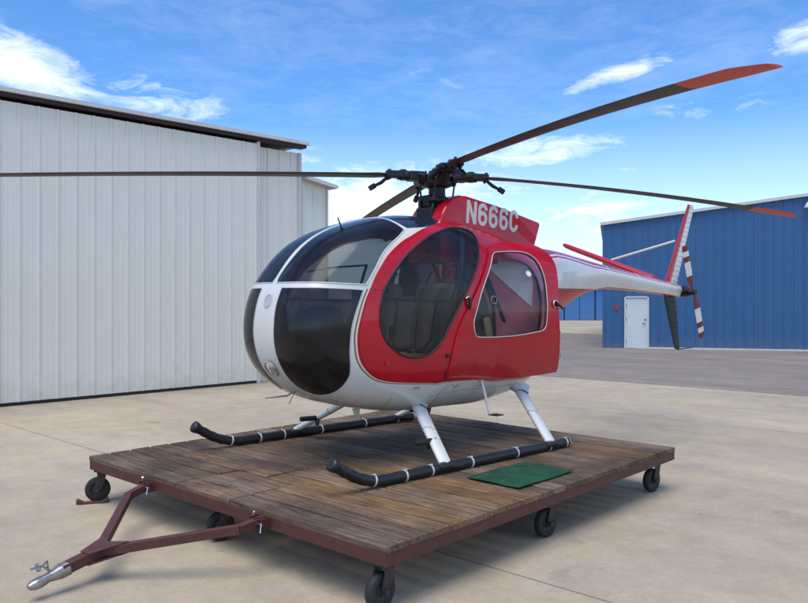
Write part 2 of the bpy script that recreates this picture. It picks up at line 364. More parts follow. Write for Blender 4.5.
# ------------------------------------------------------------------ shape of the helicopter pod
PC = (.2, 1.2); PW = .705
PROF = [(1.766,1.553),(1.673,1.676),(1.527,1.815),(1.376,1.907),(1.194,1.981),(1.01,2.036),(.842,2.075),(.5,2.11),(.1,2.11),(-.3,2.07),(-.8,1.97),(-1.2,1.85),(-1.45,1.7),(-1.6,1.5),(-1.64,1.3),(-1.6,1.05),(-1.5,.80),(-1.32,.58),(-1.05,.44),(-.6,.36),(0,.34),(.5,.355),(1.0,.41),(1.45,.52),(1.70,.651),(1.86,.829),(1.92,1.03),(1.912,1.229),(1.85,1.44)]
def _table():
    PL = sorted((math.atan2(z - PC[1], x - PC[0]) % (2 * math.pi), math.hypot(x - PC[0], z - PC[1])) for x, z in PROF)
    ext = [(a - 2 * math.pi, r) for a, r in PL] + PL + [(a + 2 * math.pi, r) for a, r in PL]
    T = []
    for k in range(720):
        a = 2 * math.pi * k / 720; i = max(j for j in range(len(ext)) if ext[j][0] <= a)
        p0, p1, p2, p3 = ext[i - 1], ext[i], ext[i + 1], ext[i + 2]; h = p2[0] - p1[0]; t = (a - p1[0]) / h
        m1 = (p2[1] - p0[1]) / (p2[0] - p0[0]) * h; m2 = (p3[1] - p1[1]) / (p3[0] - p1[0]) * h
        T.append((2*t**3-3*t*t+1)*p1[1] + (t**3-2*t*t+t)*m1 + (-2*t**3+3*t*t)*p2[1] + (t**3-t*t)*m2)
    for _ in range(6): T = [sum(T[(i + d) % 720] for d in range(-4, 5)) / 9 for i in range(720)]
    return T
TAB = _table()
def rho(a):
    f = (a % (2 * math.pi)) / (2 * math.pi) * 720; i = int(f) % 720; t = f - int(f); return TAB[i] * (1 - t) + TAB[(i + 1) % 720] * t
def nexp(a): return 2.5 + 1.45 * max(0, math.cos(a)) ** 1.5 - .55 * max(0, -math.cos(a))
def S(p, q, off=0.):
    """disc coordinates (degrees away from the left beam direction) -> point on the pod"""
    r = math.hypot(p, q); al = math.atan2(q, p); be = R(90 - r); n = nexp(al)
    cb, sb = math.cos(be), math.sin(be)
    t = ((max(cb, 0) / rho(al)) ** n + (abs(sb) / PW) ** n) ** (-1 / n)
    P = Vector((PC[0] + t * cb * math.cos(al), t * sb, PC[1] + t * cb * math.sin(al)))
    return P + normal(P) * off if off else P
def fimp(x, y, z):
    s = math.hypot(x - PC[0], z - PC[1]); a = math.atan2(z - PC[1], x - PC[0]); n = nexp(a)
    return (s / rho(a)) ** n + (abs(y) / PW) ** n - 1
def normal(P):
    e = .006; x, y, z = P
    g = Vector((fimp(x + e, y, z) - fimp(x - e, y, z), fimp(x, y + e, z) - fimp(x, y - e, z), fimp(x, y, z + e) - fimp(x, y, z - e)))
    return g.normalized()
def ypod(x, z):
    s = math.hypot(x - PC[0], z - PC[1]); a = math.atan2(z - PC[1], x - PC[0]); n = nexp(a)
    k = 1 - (s / rho(a)) ** n
    return PW * k ** (1 / n) if k > 0 else 0.

UPPER = [(87.6,15.6,1),(87.3,19.3),(85.3,26.1),(81.3,36.6),(76,46.8),(69.9,55.5),(63.2,63),(57.7,67.9,1),(53.5,62.5),(50.6,58.9),(47.2,53.2),(44.9,49.2),(42.9,45.6,1),(46.3,40.6),(53.8,30.0),(58.5,19.8),(61.0,13.9,1),(66.9,13.5),(76,13.8)]
CHIN = [(84.0,12.4,1),(76.9,11.5),(69.1,11.2),(61.8,11.4,1),(62.5,8.6),(63.9,2.0),(64.6,-4.0),(64.5,-11.5),(63.9,-18.0),(64.0,-22.2),(66.0,-26.8),(69.4,-30.2),(74.0,-32.2),(78.4,-30.2),(80.8,-26.0),(82.7,-19.5),(84.2,-11.9),(84.8,-4),(84.9,4)]
FWIN = [(58.1,1.8),(57.7,6.0),(55.9,13.8),(50.8,23.6),(42.9,34.0),(27.9,47.4),(6.9,59.3),(-9,61.5),(-16.5,58.2),(-15.5,51.4),(-8.7,40.5),(-.7,30.4),(11.9,15.1),(23.6,-1.4),(30.6,-13.3),(36.2,-18.9),(42.3,-20.3),(48.0,-18.6),(52.7,-14.5),(56.3,-8.9),(57.8,-3.4)]
FDOOR = [(60.0,11.8),(57.0,20.4),(51.3,30.4),(42.1,40.9),(30,51.5),(14,62.4),(-2,67.5),(-15,66.5),(-25,59,1),(-24.6,48.2),(-14.5,36.8),(6.8,11.7),(19.9,-11.6),(23.3,-35),(23.6,-38.2,1),(35,-35.5),(47.0,-30.6),(54.0,-26.6),(57.9,-22.8),(60.8,-17.4),(62.3,-11.3),(62.7,-4.1),(61.6,5.0)]
HOLE = [(-22,37),(-42,37),(-56,32),(-62,20),(-63,-5),(-58,-22),(-40,-30),(12,-30),(15,-13),(0,9)]
RED = [(5,90.5,1),(3,80),(9.5,65.9),(28.4,50.0),(42.1,41.1),(51.3,30.6),(56.8,20.8),(59.7,13.2),(61.8,5.6),(63.1,-4.1),(62.7,-11.7),(61.2,-17.7),(58.1,-23.3),(54.3,-27.0),(46.9,-30.9),(33.9,-36.2),(22.5,-39.3),(-22.6,-44.6),(-48.0,-41),(-68,-34),(-80,-22),(-90.4,-4,1),(-90.4,8,1),(-84,22),(-78,45,1),(-40,81.5,1),(-10,90.6,1)]
ARCH = [(61.3,12.2,1),(58.5,20.4),(53.8,30.4),(46.3,40.9),(39.9,46.6),(26.9,53.6),(9.5,66.2,1),(28.4,48.0,1),(42.1,39.1),(51.3,28.6),(58,12,1)]
NAVY = [(52,73.6,1),(57.5,69.2,1),(54.0,64.6),(50.6,60.9),(46.3,55.0),(43.4,50.0),(40.8,47.4,1),(26.9,54.2),(11,65.7),(3,78),(4.5,90.4,1),(20,88,1),(38,81.9,1)]

heli = empty('helicopter', (.317, 7.31, .386), math.atan2(-.6654, -.7465))
tag(heli, 'red and white light helicopter with dark bubble nose standing on a wooden trolley', 'helicopter')

up = spline(UPPER); ch = spline(CHIN); fd = spline(FDOOR); hole = spline(HOLE); red = spline(RED); arch = spline(ARCH); navy = spline(NAVY)
redg1 = offset_poly(red, .38); redg2 = offset_poly(red, .75)
def clipdisc(L): return [((p[0] * 89.999 / math.hypot(*p), p[1] * 89.999 / math.hypot(*p)) if math.hypot(*p) > 89.999 else p) for p in L]
def dedup(L):
    out = []
    for p in L:
        if not out or math.hypot(p[0] - out[-1][0], p[1] - out[-1][1]) > .02: out.append(p)
    if math.hypot(out[0][0] - out[-1][0], out[0][1] - out[-1][1]) < .02: out.pop()
    return out
circle = [(90 * math.cos(2 * math.pi * k / 240), 90 * math.sin(2 * math.pi * k / 240)) for k in range(240)]
grid = []
st = 2.3
for j in range(-45, 46):
    for i in range(-45, 46):
        x = (i + (j % 2) * .5) * st; y = j * st * .866
        if math.hypot(x, y) < 89: grid.append((x, y))
loops = [circle] + [dedup(clipdisc(L)) for L in (up, ch, fd, hole, red, redg1, redg2, arch, navy)]
V2, F2 = cdt(loops, grid)
def classify(c):
    if inside(c, up): return 'up'
    if inside(c, ch): return 'ch'
    if inside(c, fd): return 'fd'
    if inside(c, hole): return None
    if inside(c, navy): return 3
    if inside(c, red): return 1
    if inside(c, arch): return 2
    if inside(c, redg1): return 2
    if inside(c, redg2): return 4
    if inside(c, ch) : return 'ch'
    return 0
regions = {}
for f in F2:
    c = (sum(V2[i][0] for i in f) / 3, sum(V2[i][1] for i in f) / 3)
    if math.hypot(*c) > 89.99: continue
    regions.setdefault(classify(c), []).append(f)
PTS = {}
def surf(i):
    if i not in PTS:
        P = S(*V2[i]); PTS[i] = (P, normal(P))
    return PTS[i]
def skin(faces_mi, side, V=None, sf=None, off=0.):
    """returns verts, faces, mats, normals for one side (+1 left, -1 right)"""
    idx = {}; vs = []; ns = []; fs = []; ms = []
    for f, mi in faces_mi:
        ff = []
        for i in f:
            if i not in idx:
                idx[i] = len(vs); P, n = (sf or surf)(i); P = P + n * off
                vs.append((P.x, P.y * side, P.z)); ns.append(Vector((n.x, n.y * side, n.z)))
            ff.append(idx[i])
        a, b, c = (Vector(vs[k]) for k in ff); nn = (b - a).cross(c - a)
        if nn.length < 1e-12: continue
        if nn.dot(ns[ff[0]]) < 0: ff = ff[::-1]
        fs.append(tuple(ff)); ms.append(mi)
    return vs, fs, ms, ns
def raw_mesh(name, parts, mats, parent, rims=None, thick=0.):
    mb = MB(); nrm = []
    for vs, fs, ms, ns in parts:
        o = len(mb.v); mb.v += vs; nrm += ns
        for f, m in zip(fs, ms): mb.f.append(tuple(i + o for i in f)); mb.m.append(m); mb.sm.append(True)
        if thick:
            # rim turned inwards along the boundary edges
            cnt = {}
            for f in fs:
                for k in range(3):
                    e = (f[k], f[(k + 1) % 3]); cnt[e] = cnt.get(e, 0) + 1
            for (a, b) in list(cnt):
                if (b, a) in cnt: continue
                A, B = Vector(vs[a]), Vector(vs[b]); na, nb = ns[a], ns[b]; n2 = (B - A).cross(na).normalized()
                q = len(mb.v); mb.v += [tuple(A), tuple(B), tuple(B - nb * thick), tuple(A - na * thick)]; nrm += [n2] * 4
                mb.f.append((q + 1, q, q + 3, q + 2)); mb.m.append(ms[0]); mb.sm.append(True)
    return mb.build(name, mats, parent, recalc=False, normals=nrm)

PODM = [M['white'], M['red'], M['cream'], M['navy'], M['gold'], M['belly']]
body_f = [(f, k) for k in (0, 1, 2, 3, 4, 5) for f in regions.get(k, [])]
raw_mesh('fuselage', [skin(body_f, 1), skin(body_f, -1)], PODM, heli)

def seal(P2, off=.004, side=1, sf=None):
    out = []
    for p in P2:
        P = sf(p[0], p[1], off) if sf else S(p[0], p[1], off)
        out.append((P.x, P.y * side, P.z))
    return out
fw = spline(FWIN)
# front door panel, window opening cut out of it
Vd, Fd = cdt([dedup(fd), dedup(fw), dedup(offset_poly(fw, .9))], [g for g in grid if inside(g, fd)])
def surf_d(i): P = S(*Vd[i]); return (P, normal(P))
door_f = []; win_f = []
for f in Fd:
    c = (sum(Vd[i][0] for i in f) / 3, sum(Vd[i][1] for i in f) / 3)
    if inside(c, fw): win_f.append((f, 0))
    elif inside(c, fd): door_f.append((f, 0))
DS = {1: 'left', -1: 'right'}
for side in (1, -1):
    o = raw_mesh('windscreen', [skin([(f, 0) for f in regions['up']], side, off=.001)], [M['tint']], heli)
    o = raw_mesh('chin_window', [skin([(f, 0) for f in regions['ch']], side, off=.001)], [M['tint_dark']], heli)
    fdo = raw_mesh('front_door', [skin(door_f, side, sf=surf_d, off=.007)], [M['red']], heli, thick=.022)
    raw_mesh('window', [skin(win_f, side, sf=surf_d, off=.004)], [M['clear'] if side == 1 else M['tint']], fdo)
    mb = MB(); mb.tube(seal(dedup(fw), .008, side), .0085, 8, closed=True); mb.build('window_seal', M['rubber'], fdo)
    for P3, rr_ in (([(57.5, 8.5), (46, 9.2), (30, 9.9), (21, 10.2)], .024), ([(50, 24), (34, 31), (12, 37)], .019), ([(12, 37), (15, 25), (21, 10.2)], .019)):
        mb = MB(); mb.tube(seal(spline(P3, closed=False), -.035, side), rr_, 6, flat=.6); mb.build('window_rail', M['black'], fdo)
    # recessed handle
    P = S(9.8, 9.6); n = normal(P); c = Vector((P.x, (P.y + .012) * side, P.z))
    mb = MB(); mb.tube([c + Vector((.012, 0, .05)), c + Vector((.0, side * .022, .035)), c + Vector((-.004, side * .02, -.02)), c + Vector((-.008, side * .006, -.055))], [.014, .017, .015, .012], 10, mi=0)
    mb.tube([c + Vector((-.006, side * .012, .045)), c + Vector((.016, side * .02, .058)), c + Vector((.03, side * .006, .04))], .007, 8, mi=1)
    mb.build('door_handle', [M['black'], M['chrome']], fdo)
    for (pp, qq) in ((26.5, -23.1), (24.6, -33.4), (55, -19)):
        P = S(pp, qq, .012); mb = MB(); mb.cyl((P.x, P.y * side, P.z - .018), (P.x, P.y * side, P.z + .018), .009, 10); mb.box((P.x - .02, (P.y) * side, P.z), (.035, .01, .03), bev=.003)
        mb.build('hinge', M['black'] if pp < 50 else M['red'], fdo)
    # slim white frame along upper windscreen arch and pod seams (dark gasket)
    mb = MB(); mb.tube(seal(dedup(offset_poly(up, .15)), .002, side), .005, 6, closed=True); mb.build('windscreen_gasket', M['white'], heli)
    mb = MB(); mb.tube(seal(dedup(offset_poly(ch, .1)), .001, side), .004, 6, closed=True); mb.build('chin_gasket', M['belly'], heli)

# rear door: a flatter panel standing slightly ajar at its aft edge
RD = [(-.10,1.80,1),(-.131,1.842),(-.24,1.872),(-.45,1.893),(-.667,1.89),(-.84,1.865),(-.94,1.80),(-.985,1.70),(-.965,1.55),(-.925,1.3),(-.97,.95),(-1.055,.632,1),(-.75,.618),(-.409,.617),(.512,.655,1),(.535,.719),(.465,1.05),(.27,1.347)]
RW = [(.262,1.13),(.247,1.199),(.14,1.439),(-.07,1.70),(-.13,1.762),(-.203,1.785),(-.488,1.80),(-.647,1.775),(-.735,1.69),(-.762,1.541),(-.756,1.374),(-.74,1.13),(-.70,1.065),(-.60,1.045),(-.263,1.018),(.147,1.02),(.235,1.045)]
def rdS(x, z, off=0.):
    xs = max(x, -.1); y = ypod(xs, z); P0 = Vector((xs, y, z)); n = normal(P0)
    if x < xs: n = Vector((.02, n.y, n.z)).normalized()
    return Vector((x, y + .012 + .02 * (.55 - x), z)) + n * off, n
rd = spline(RD, step=.02); rw = spline(RW, step=.02)
gr = [(-1.1 + i * .045, .58 + j * .045) for i in range(38) for j in range(31)]
Vr, Fr = cdt([rd, rw, offset_poly(rw, .012)], [g for g in gr if inside(g, rd)])
rdf = []; rwf = []
for f in Fr:
    c = (sum(Vr[i][0] for i in f) / 3, sum(Vr[i][1] for i in f) / 3)
    if inside(c, rw): rwf.append((f, 0))
    elif inside(c, rd): rdf.append((f, 0))
def surf_r(i): return rdS(*Vr[i])
for side in (1, -1):
    rdo = raw_mesh('rear_door', [skin(rdf, side, sf=surf_r, off=.006)], [M['red']], heli, thick=.03)
    wv = raw_mesh('window', [skin(rwf, side, sf=surf_r, off=.004)], [M['clear_rear'] if side == 1 else M['tint_dark']], rdo)
    mb = MB(); mb.tube([(p[0].x, p[0].y * side, p[0].z) for p in (rdS(a, b, .008) for a, b in rw)], .0042, 6, closed=True); mb.build('window_seal', M['cream'], rdo)
    # vent with bright lip, small pull ring
    for (vx, vz, rr, mt, nm) in ((-.534, 1.59, .038, 'headliner', 'vent'), (0., 1.346, .042, 'grey', 'pull_ring')):
        P, n = rdS(vx, vz, .010); mb = MB(); a = n.cross(Vector((0, 0, 1))).normalized(); b = n.cross(a)
        ring = [P + (a * math.cos(t * math.pi / 12) + b * math.sin(t * math.pi / 12) * .8) * rr for t in range(24)]
        mb.tube([(v.x, v.y * side, v.z) for v in ring], .004, 6, closed=True, mi=1)
        if nm == 'vent':
            mb.add([(v.x, v.y * side, v.z) for v in ring], [tuple(range(24))], 0)
        mb.build(nm, [M[mt], M['grey']], wv)
    P, n = rdS(-.865, 1.306, .018); mb = MB()
    c = Vector((P.x, P.y * side, P.z)); ring = [c + Vector((math.cos(t * math.pi / 10), 0, math.sin(t * math.pi / 10))) * .034 for t in range(20)]
    mb.tube(ring, .007, 8, closed=True, mi=1); mb.cyl(c - Vector((0, side * .01, 0)), c + Vector((0, side * .015, 0)), .024, 16, mi=0)
    mb.tube([c + Vector((.0, side * .02, 0)), c + Vector((-.05, side * .03, -.03)), c + Vector((-.085, side * .02, -.05))], [.014, .012, .008], 8, mi=0)
    mb.build('door_handle', [M['black'], M['chrome']], rdo)
    for z in (.72, .80, 1.02):
        mb = MB(); P, n = rdS(-1.03 if z < 1 else -.96, z, .0); mb.cyl((P.x - .012, P.y * side, z - .012), (P.x - .012, P.y * side, z + .02), .008, 8)
        mb.build('latch', M['alu'], rdo)

# pod details: pinstripe runs, landing light, dimple, pitot, whisker, antennas, drains
mb = MB()
for side in (1, -1):
    pass
P = Vector((1.845, 0, .80)); n = normal(Vector((1.845, 0, .80)))
a = Vector((0, 1, 0)); b = n.cross(a)
mb = MB(); ring = lambda r, d: [P + n * d + (a * math.cos(t * math.pi / 14) + b * math.sin(t * math.pi / 14)) * r for t in range(28)]
mb.loft([ring(.076, .002), ring(.068, .012), ring(.058, .004)], mi=0, caps=False); mb.build('landing_light', M['chrome'], heli)
lens = MB(); lens.loft([ring(.06, .006), ring(.042, .012), ring(.015, .016)], mi=0); lens_o = lens.build('lens', M['lampglass'], heli.children[-1] if False else bpy.data.objects['landing_light'])
P = Vector((1.88, 0, 1.34)); n = normal(P)
P = Vector((PC[0] + rho(math.atan2(.14, 1.68)) * math.cos(math.atan2(.14, 1.68)), .01, PC[1] + rho(math.atan2(.14, 1.68)) * math.sin(math.atan2(.14, 1.68)))); n = normal(P); b = n.cross(a)
mb = MB(); mb.loft([ring(.058, .001), ring(.052, .006), ring(.040, -.012), ring(.02, -.025)], mi=0); mb.build('air_inlet', M['belly'], heli)
mb = MB(); mb.tube([(1.66, .03, .60), (1.72, .035, .575), (1.80, .04, .575), (1.93, .045, .575)], [.008, .008, .007, .005], 8); mb.build('pitot_tube', M['grey'], heli)
mb = MB(); mb.tube([(1.62, .0, .60), (1.68, 0, .50)], .003, 6); mb.build('whisker_antenna', M['black'], heli)
mb = MB(); mb.tube([S(67, 43.5, .0), S(67, 43.5, .0) + Vector((.03, -.02, .10))], [.007, .006], 6); mb.cyl(S(67, 43.5, -.005), S(67, 43.5, .012), .014, 10); mb.build('air_temperature_probe', M['black'], heli)
mb = MB(); mb.prism([(.95, .40), (1.03, .40), (.98, .30), (.955, .30)], -.006, .006); mb.build('blade_antenna', M['cream'], heli)
mb = MB(); mb.prism([(.10, .36), (.22, .36), (.2, .24), (.14, .24)], -.04, .04); mb.build('belly_drain', M['maroon'], heli)
mb = MB(); mb.box((.30, .02, .33), (.1, .07, .06), bev=.01); mb.build('cargo_hook', M['black'], heli)
# band seam ribs on nose band sides
for (pq_) in ((40, -31.5), (10, -40.6), (-20, -43.0)):
    for side in (1, -1):
        P = S(pq_[0], pq_[1] - 5, .003); mb = MB(); mb.box((P.x, P.y * side, P.z), (.06, .008, .02), bev=.002); mb.build('access_latch', M['grey'], heli)

M['seam'] = pbr('seam_grey', (.10, .10, .10), .7)  # dark grey of the thin panel joint lines
M['seamred'] = pbr('seam_red', (.10, .004, .01), .6)
for pts_, mt_ in (([(30, -47), (10, -50), (-14, -51.5), (-40, -48), (-58, -42)], 'seam'), ([(22, -50), (21, -62), (16, -76)], 'seam'), ([(-15, -52), (-16, -66), (-14, -78)], 'seam'), ([(50, -38), (52, -50), (48, -66)], 'seam'), ([(59.6, 12), (56.5, 12.2)], 'seamred'), ([(23.5, -36), (20.5, -22), (30, -23)], 'seamred'), ([(10, -50), (14, -44), (22, -46), (24, -56)], 'seam'), ([(70, -34), (60, -42), (42, -50), (20, -58)], 'seam')):
    for side in (1, -1):
        mb = MB(); mb.tube(seal(spline(pts_, closed=False), .0065 if mt_ == 'seamred' else .0, side), .0016, 5); mb.build('panel_seam', M[mt_], heli)
# ---- engine cowling (doghouse) with the registration
top = [(.17,2.08),(.13,2.17),(.075,2.24),(0,2.30),(-.105,2.342),(-.20,2.342),(-.292,2.33),(-.648,2.283),(-.957,2.225),(-1.283,2.165)]
mb = MB()
def dog_rings(x0lim, yl, yr, bev):
    rings = []
    return rings
NY = 9
def cowl(y0, y1, xf, prof, bw=.035):
    """slab between y0 and y1 with rounded shoulders following the side profile"""
    ys = [(y0, .0), (y0, 1.), ]
    P = [p for p in prof if p[0] <= xf]
    low = 1.82
    outer = []
    k = 5
    secs = []
    for (x, z) in P:
        sec = [(x, y0, low)]
        for i in range(k + 1):
            t = math.pi / 2 * i / k; sec.append((x, y0 + math.copysign(bw, y1 - y0) * (1 - math.cos(t)), z - bw + bw * math.sin(t)))
        for i in range(k, -1, -1):
            t = math.pi / 2 * i / k; sec.append((x, y1 - math.copysign(bw, y1 - y0) * (1 - math.cos(t)), z - bw + bw * math.sin(t)))
        sec.append((x, y1, low)); secs.append(sec)
    return secs
prof_d = []
for i in range(len(top) - 1):
    for j in range(4):
        t = j / 4; prof_d.append((top[i][0] * (1 - t) + top[i + 1][0] * t, top[i][1] * (1 - t) + top[i + 1][1] * t))
prof_d.append(top[-1])
def cowl2(y0, y1, xf):
    secs = []
    P = [p for p in prof_d if p[0] <= xf]
    for (x, z) in P:
        f = max(0., min(1., (-1.0 - x) / .283)); lo = x + .17 * f; sec = [(lo, y0, 1.70)]; bw = .04
        for i in range(7):
            t = math.pi / 2 * i / 6; sec.append((x, y0 + math.copysign(bw, y1 - y0) * (1 - math.cos(t)), z - bw + bw * math.sin(t)))
        sec += [(x, y1, z), (lo, y1, 1.70)]; secs.append(sec)
    return secs
for sg in (1, -1):
    mb.loft(cowl2(.225 * sg, .09 * sg, .18), mi=0, closed=True)
P_ = [p for p in prof_d if p[0] <= -.06]
mb.loft([[(x + (.17 * max(0., min(1., (-1.0 - x) / .283))), -.0899, 1.70), (x, -.0899, z), (x, .0899, z), (x + (.17 * max(0., min(1., (-1.0 - x) / .283))), .0899, 1.70)] for x, z in P_], mi=0, closed=True)
cowling = mb.build('engine_cowling', M['red'], heli)
for p in cowling.data.polygons: p.use_smooth = True
es = cowling.modifiers.new('e', 'EDGE_SPLIT'); es.split_angle = R(32)
mb = MB(); mb.box((-.055, 0, 2.17), (.012, .16, .20)); mb.build('intake_grille', M['black'], cowling)

def lettering(body, size, name, mat, parent, mtx, sx=1., offs=.01, ext=.0015, space=1.):
    cu = bpy.data.curves.new(name, 'FONT'); cu.body = body; cu.size = size; cu.extrude = ext; cu.offset = offs; cu.space_character = space
    tmp = bpy.data.objects.new('tmp', cu); COL.objects.link(tmp)
    me = bpy.data.meshes.new_from_object(tmp.evaluated_get(bpy.context.evaluated_depsgraph_get()))
    bpy.data.objects.remove(tmp)
    for v in me.vertices: v.co.x *= sx
    me.transform(mtx); me.materials.clear(); me.materials.append(mat)
    o = bpy.data.objects.new(name, me); COL.objects.link(o); o.parent = parent; return o
def glyph(ch, w, h, t):
    """list of closed faces (quads) of a bold condensed character in a w x h box, stroke t"""
    def ribbon(path, th, closed=False):
        L_ = []; R_ = []; n = len(path)
        for i, p in enumerate(path):
            a = path[i - 1] if (i > 0 or closed) else p; b = path[(i + 1) % n] if (i < n - 1 or closed) else p
            d = (b[0] - a[0], b[1] - a[1]); l = math.hypot(*d); k = th / 2 / l; L_.append((p[0] - d[1] * k, p[1] + d[0] * k)); R_.append((p[0] + d[1] * k, p[1] - d[0] * k))
        m = n if closed else n - 1
        return [[L_[i], R_[i], R_[(i + 1) % n], L_[(i + 1) % n]] for i in range(m)]
    def arc(cx, cy, rx, ry, a0, a1, n=18): return [(cx + rx * math.cos(R(a0 + (a1 - a0) * i / n)), cy + ry * math.sin(R(a0 + (a1 - a0) * i / n))) for i in range(n + 1)]
    x0, x1 = t / 2, w - t / 2; rx = (w - t) / 2; cx = w / 2
    if ch == 'N': return [[[(0, 0), (t, 0), (t, h), (0, h)], [(w - t, 0), (w, 0), (w, h), (w - t, h)]], [[(0, h), (t * 1.05, h), (w, 0), (w - t * 1.05, 0)]]]
    if ch == 'C':
        ry = rx * 1.05; p = arc(cx, h - t / 2 - ry, rx, ry, -8, 180) + arc(cx, t / 2 + ry, rx, ry, 180, 368)
        return [ribbon(p, t)]
    ry = rx * 1.05; rb = h * .30 - t / 2 + .006
    loop_ = arc(cx, t / 2 + rb, rx, rb, 0, 345, 24)[:-0 or None]
    loop_ = [(cx + rx * math.cos(2 * math.pi * i / 28), t / 2 + rb + rb * math.sin(2 * math.pi * i / 28)) for i in range(28)]
    up_ = arc(cx, h - t / 2 - ry, rx, ry, 5, 180) + [(x0, h * .45), (x0, t / 2 + rb)]
    return [ribbon(loop_, t, True), ribbon(up_, t)]
for side in (1, -1):
    dirx = Vector((-1, 0, -.07)).normalized() if side == 1 else Vector((1, 0, .07)).normalized()
    upv = Vector((0, 0, 1)); upv = (upv - dirx * upv.dot(dirx)).normalized()
    org = Vector((-.165, .2262, 2.082)) if side == 1 else Vector((-.93, -.2262, 2.03)); mb = MB()
    adv = 0
    for ch_ in 'N666C':
        w_ = .142 if ch_ == 'N' else .134
        for li, faces in enumerate(glyph(ch_, w_, .222, .040)):
            for q in faces:
                vs_ = [org + dirx * (adv + a) + upv * b + Vector((0, side * .0005 * (li + 1), 0)) for a, b in q]
                mb.add(vs_ + [v - Vector((0, side * .0012, 0)) for v in vs_], [(0, 1, 2, 3)])
        adv += w_ + .021
    mb.build('registration_lettering', M['ziptie'], cowling)

# ---- rotor mast, swashplate, hub, blades
HZ = 2.50
mb = MB(); mb.tube([(0, 0, 2.0), (0, 0, 2.12), (0, 0, 2.14), (0, 0, 2.46)], [.14, .12, .085, .08], 20)
for k in range(3):
    t = R(25 + 120 * k); mb.tube([(.17 * math.cos(t), .17 * math.sin(t), 2.08), (.07 * math.cos(t), .07 * math.sin(t), 2.34)], .018, 8)
mb.box((.07, -.02, 2.15), (.18, .22, .15), bev=.02); mb.box((.04, -.07, 2.29), (.15, .17, .12), bev=.02)
mb.build('rotor_mast', M['hub'], heli)
mb = MB(); mb.tube([(0, 0, 2.265), (0, 0, 2.28), (0, 0, 2.315), (0, 0, 2.33)], [.09, .125, .125, .08], 28)
for k in range(4):
    t = R(35 + 90 * k); mb.box((.135 * math.cos(t), .135 * math.sin(t), 2.30), (.07, .035, .04), rot=Matrix.Rotation(t, 3, 'Z'), bev=.008)
    mb.tube([(.15 * math.cos(t), .15 * math.sin(t), 2.30), (.17 * math.cos(t + .1), .17 * math.sin(t + .1), 2.47)], .009, 8)
mb.tube([(.12, -.1, 2.1), (.13, -.1, 2.30)], .012, 8); mb.tube([(-.1, .12, 2.1), (-.11, .12, 2.30)], .012, 8)
mb.build('swashplate', M['hub'], heli)
hub = MB()
hub.tube([(0, 0, 2.42), (0, 0, 2.44), (0, 0, 2.52), (0, 0, 2.535), (0, 0, 2.56)], [.10, .15, .15, .11, .09], 28)
hub.tube([(0, 0, 2.555), (0, 0, 2.60), (0, 0, 2.615)], [.05, .05, .03], 18)
for k in range(10):
    t = R(36 * k); hub.cyl((.068 * math.cos(t), .068 * math.sin(t), 2.55), (.068 * math.cos(t), .068 * math.sin(t), 2.585), .009, 6)
hub_o = hub.build('rotor_hub', M['hub'], heli)
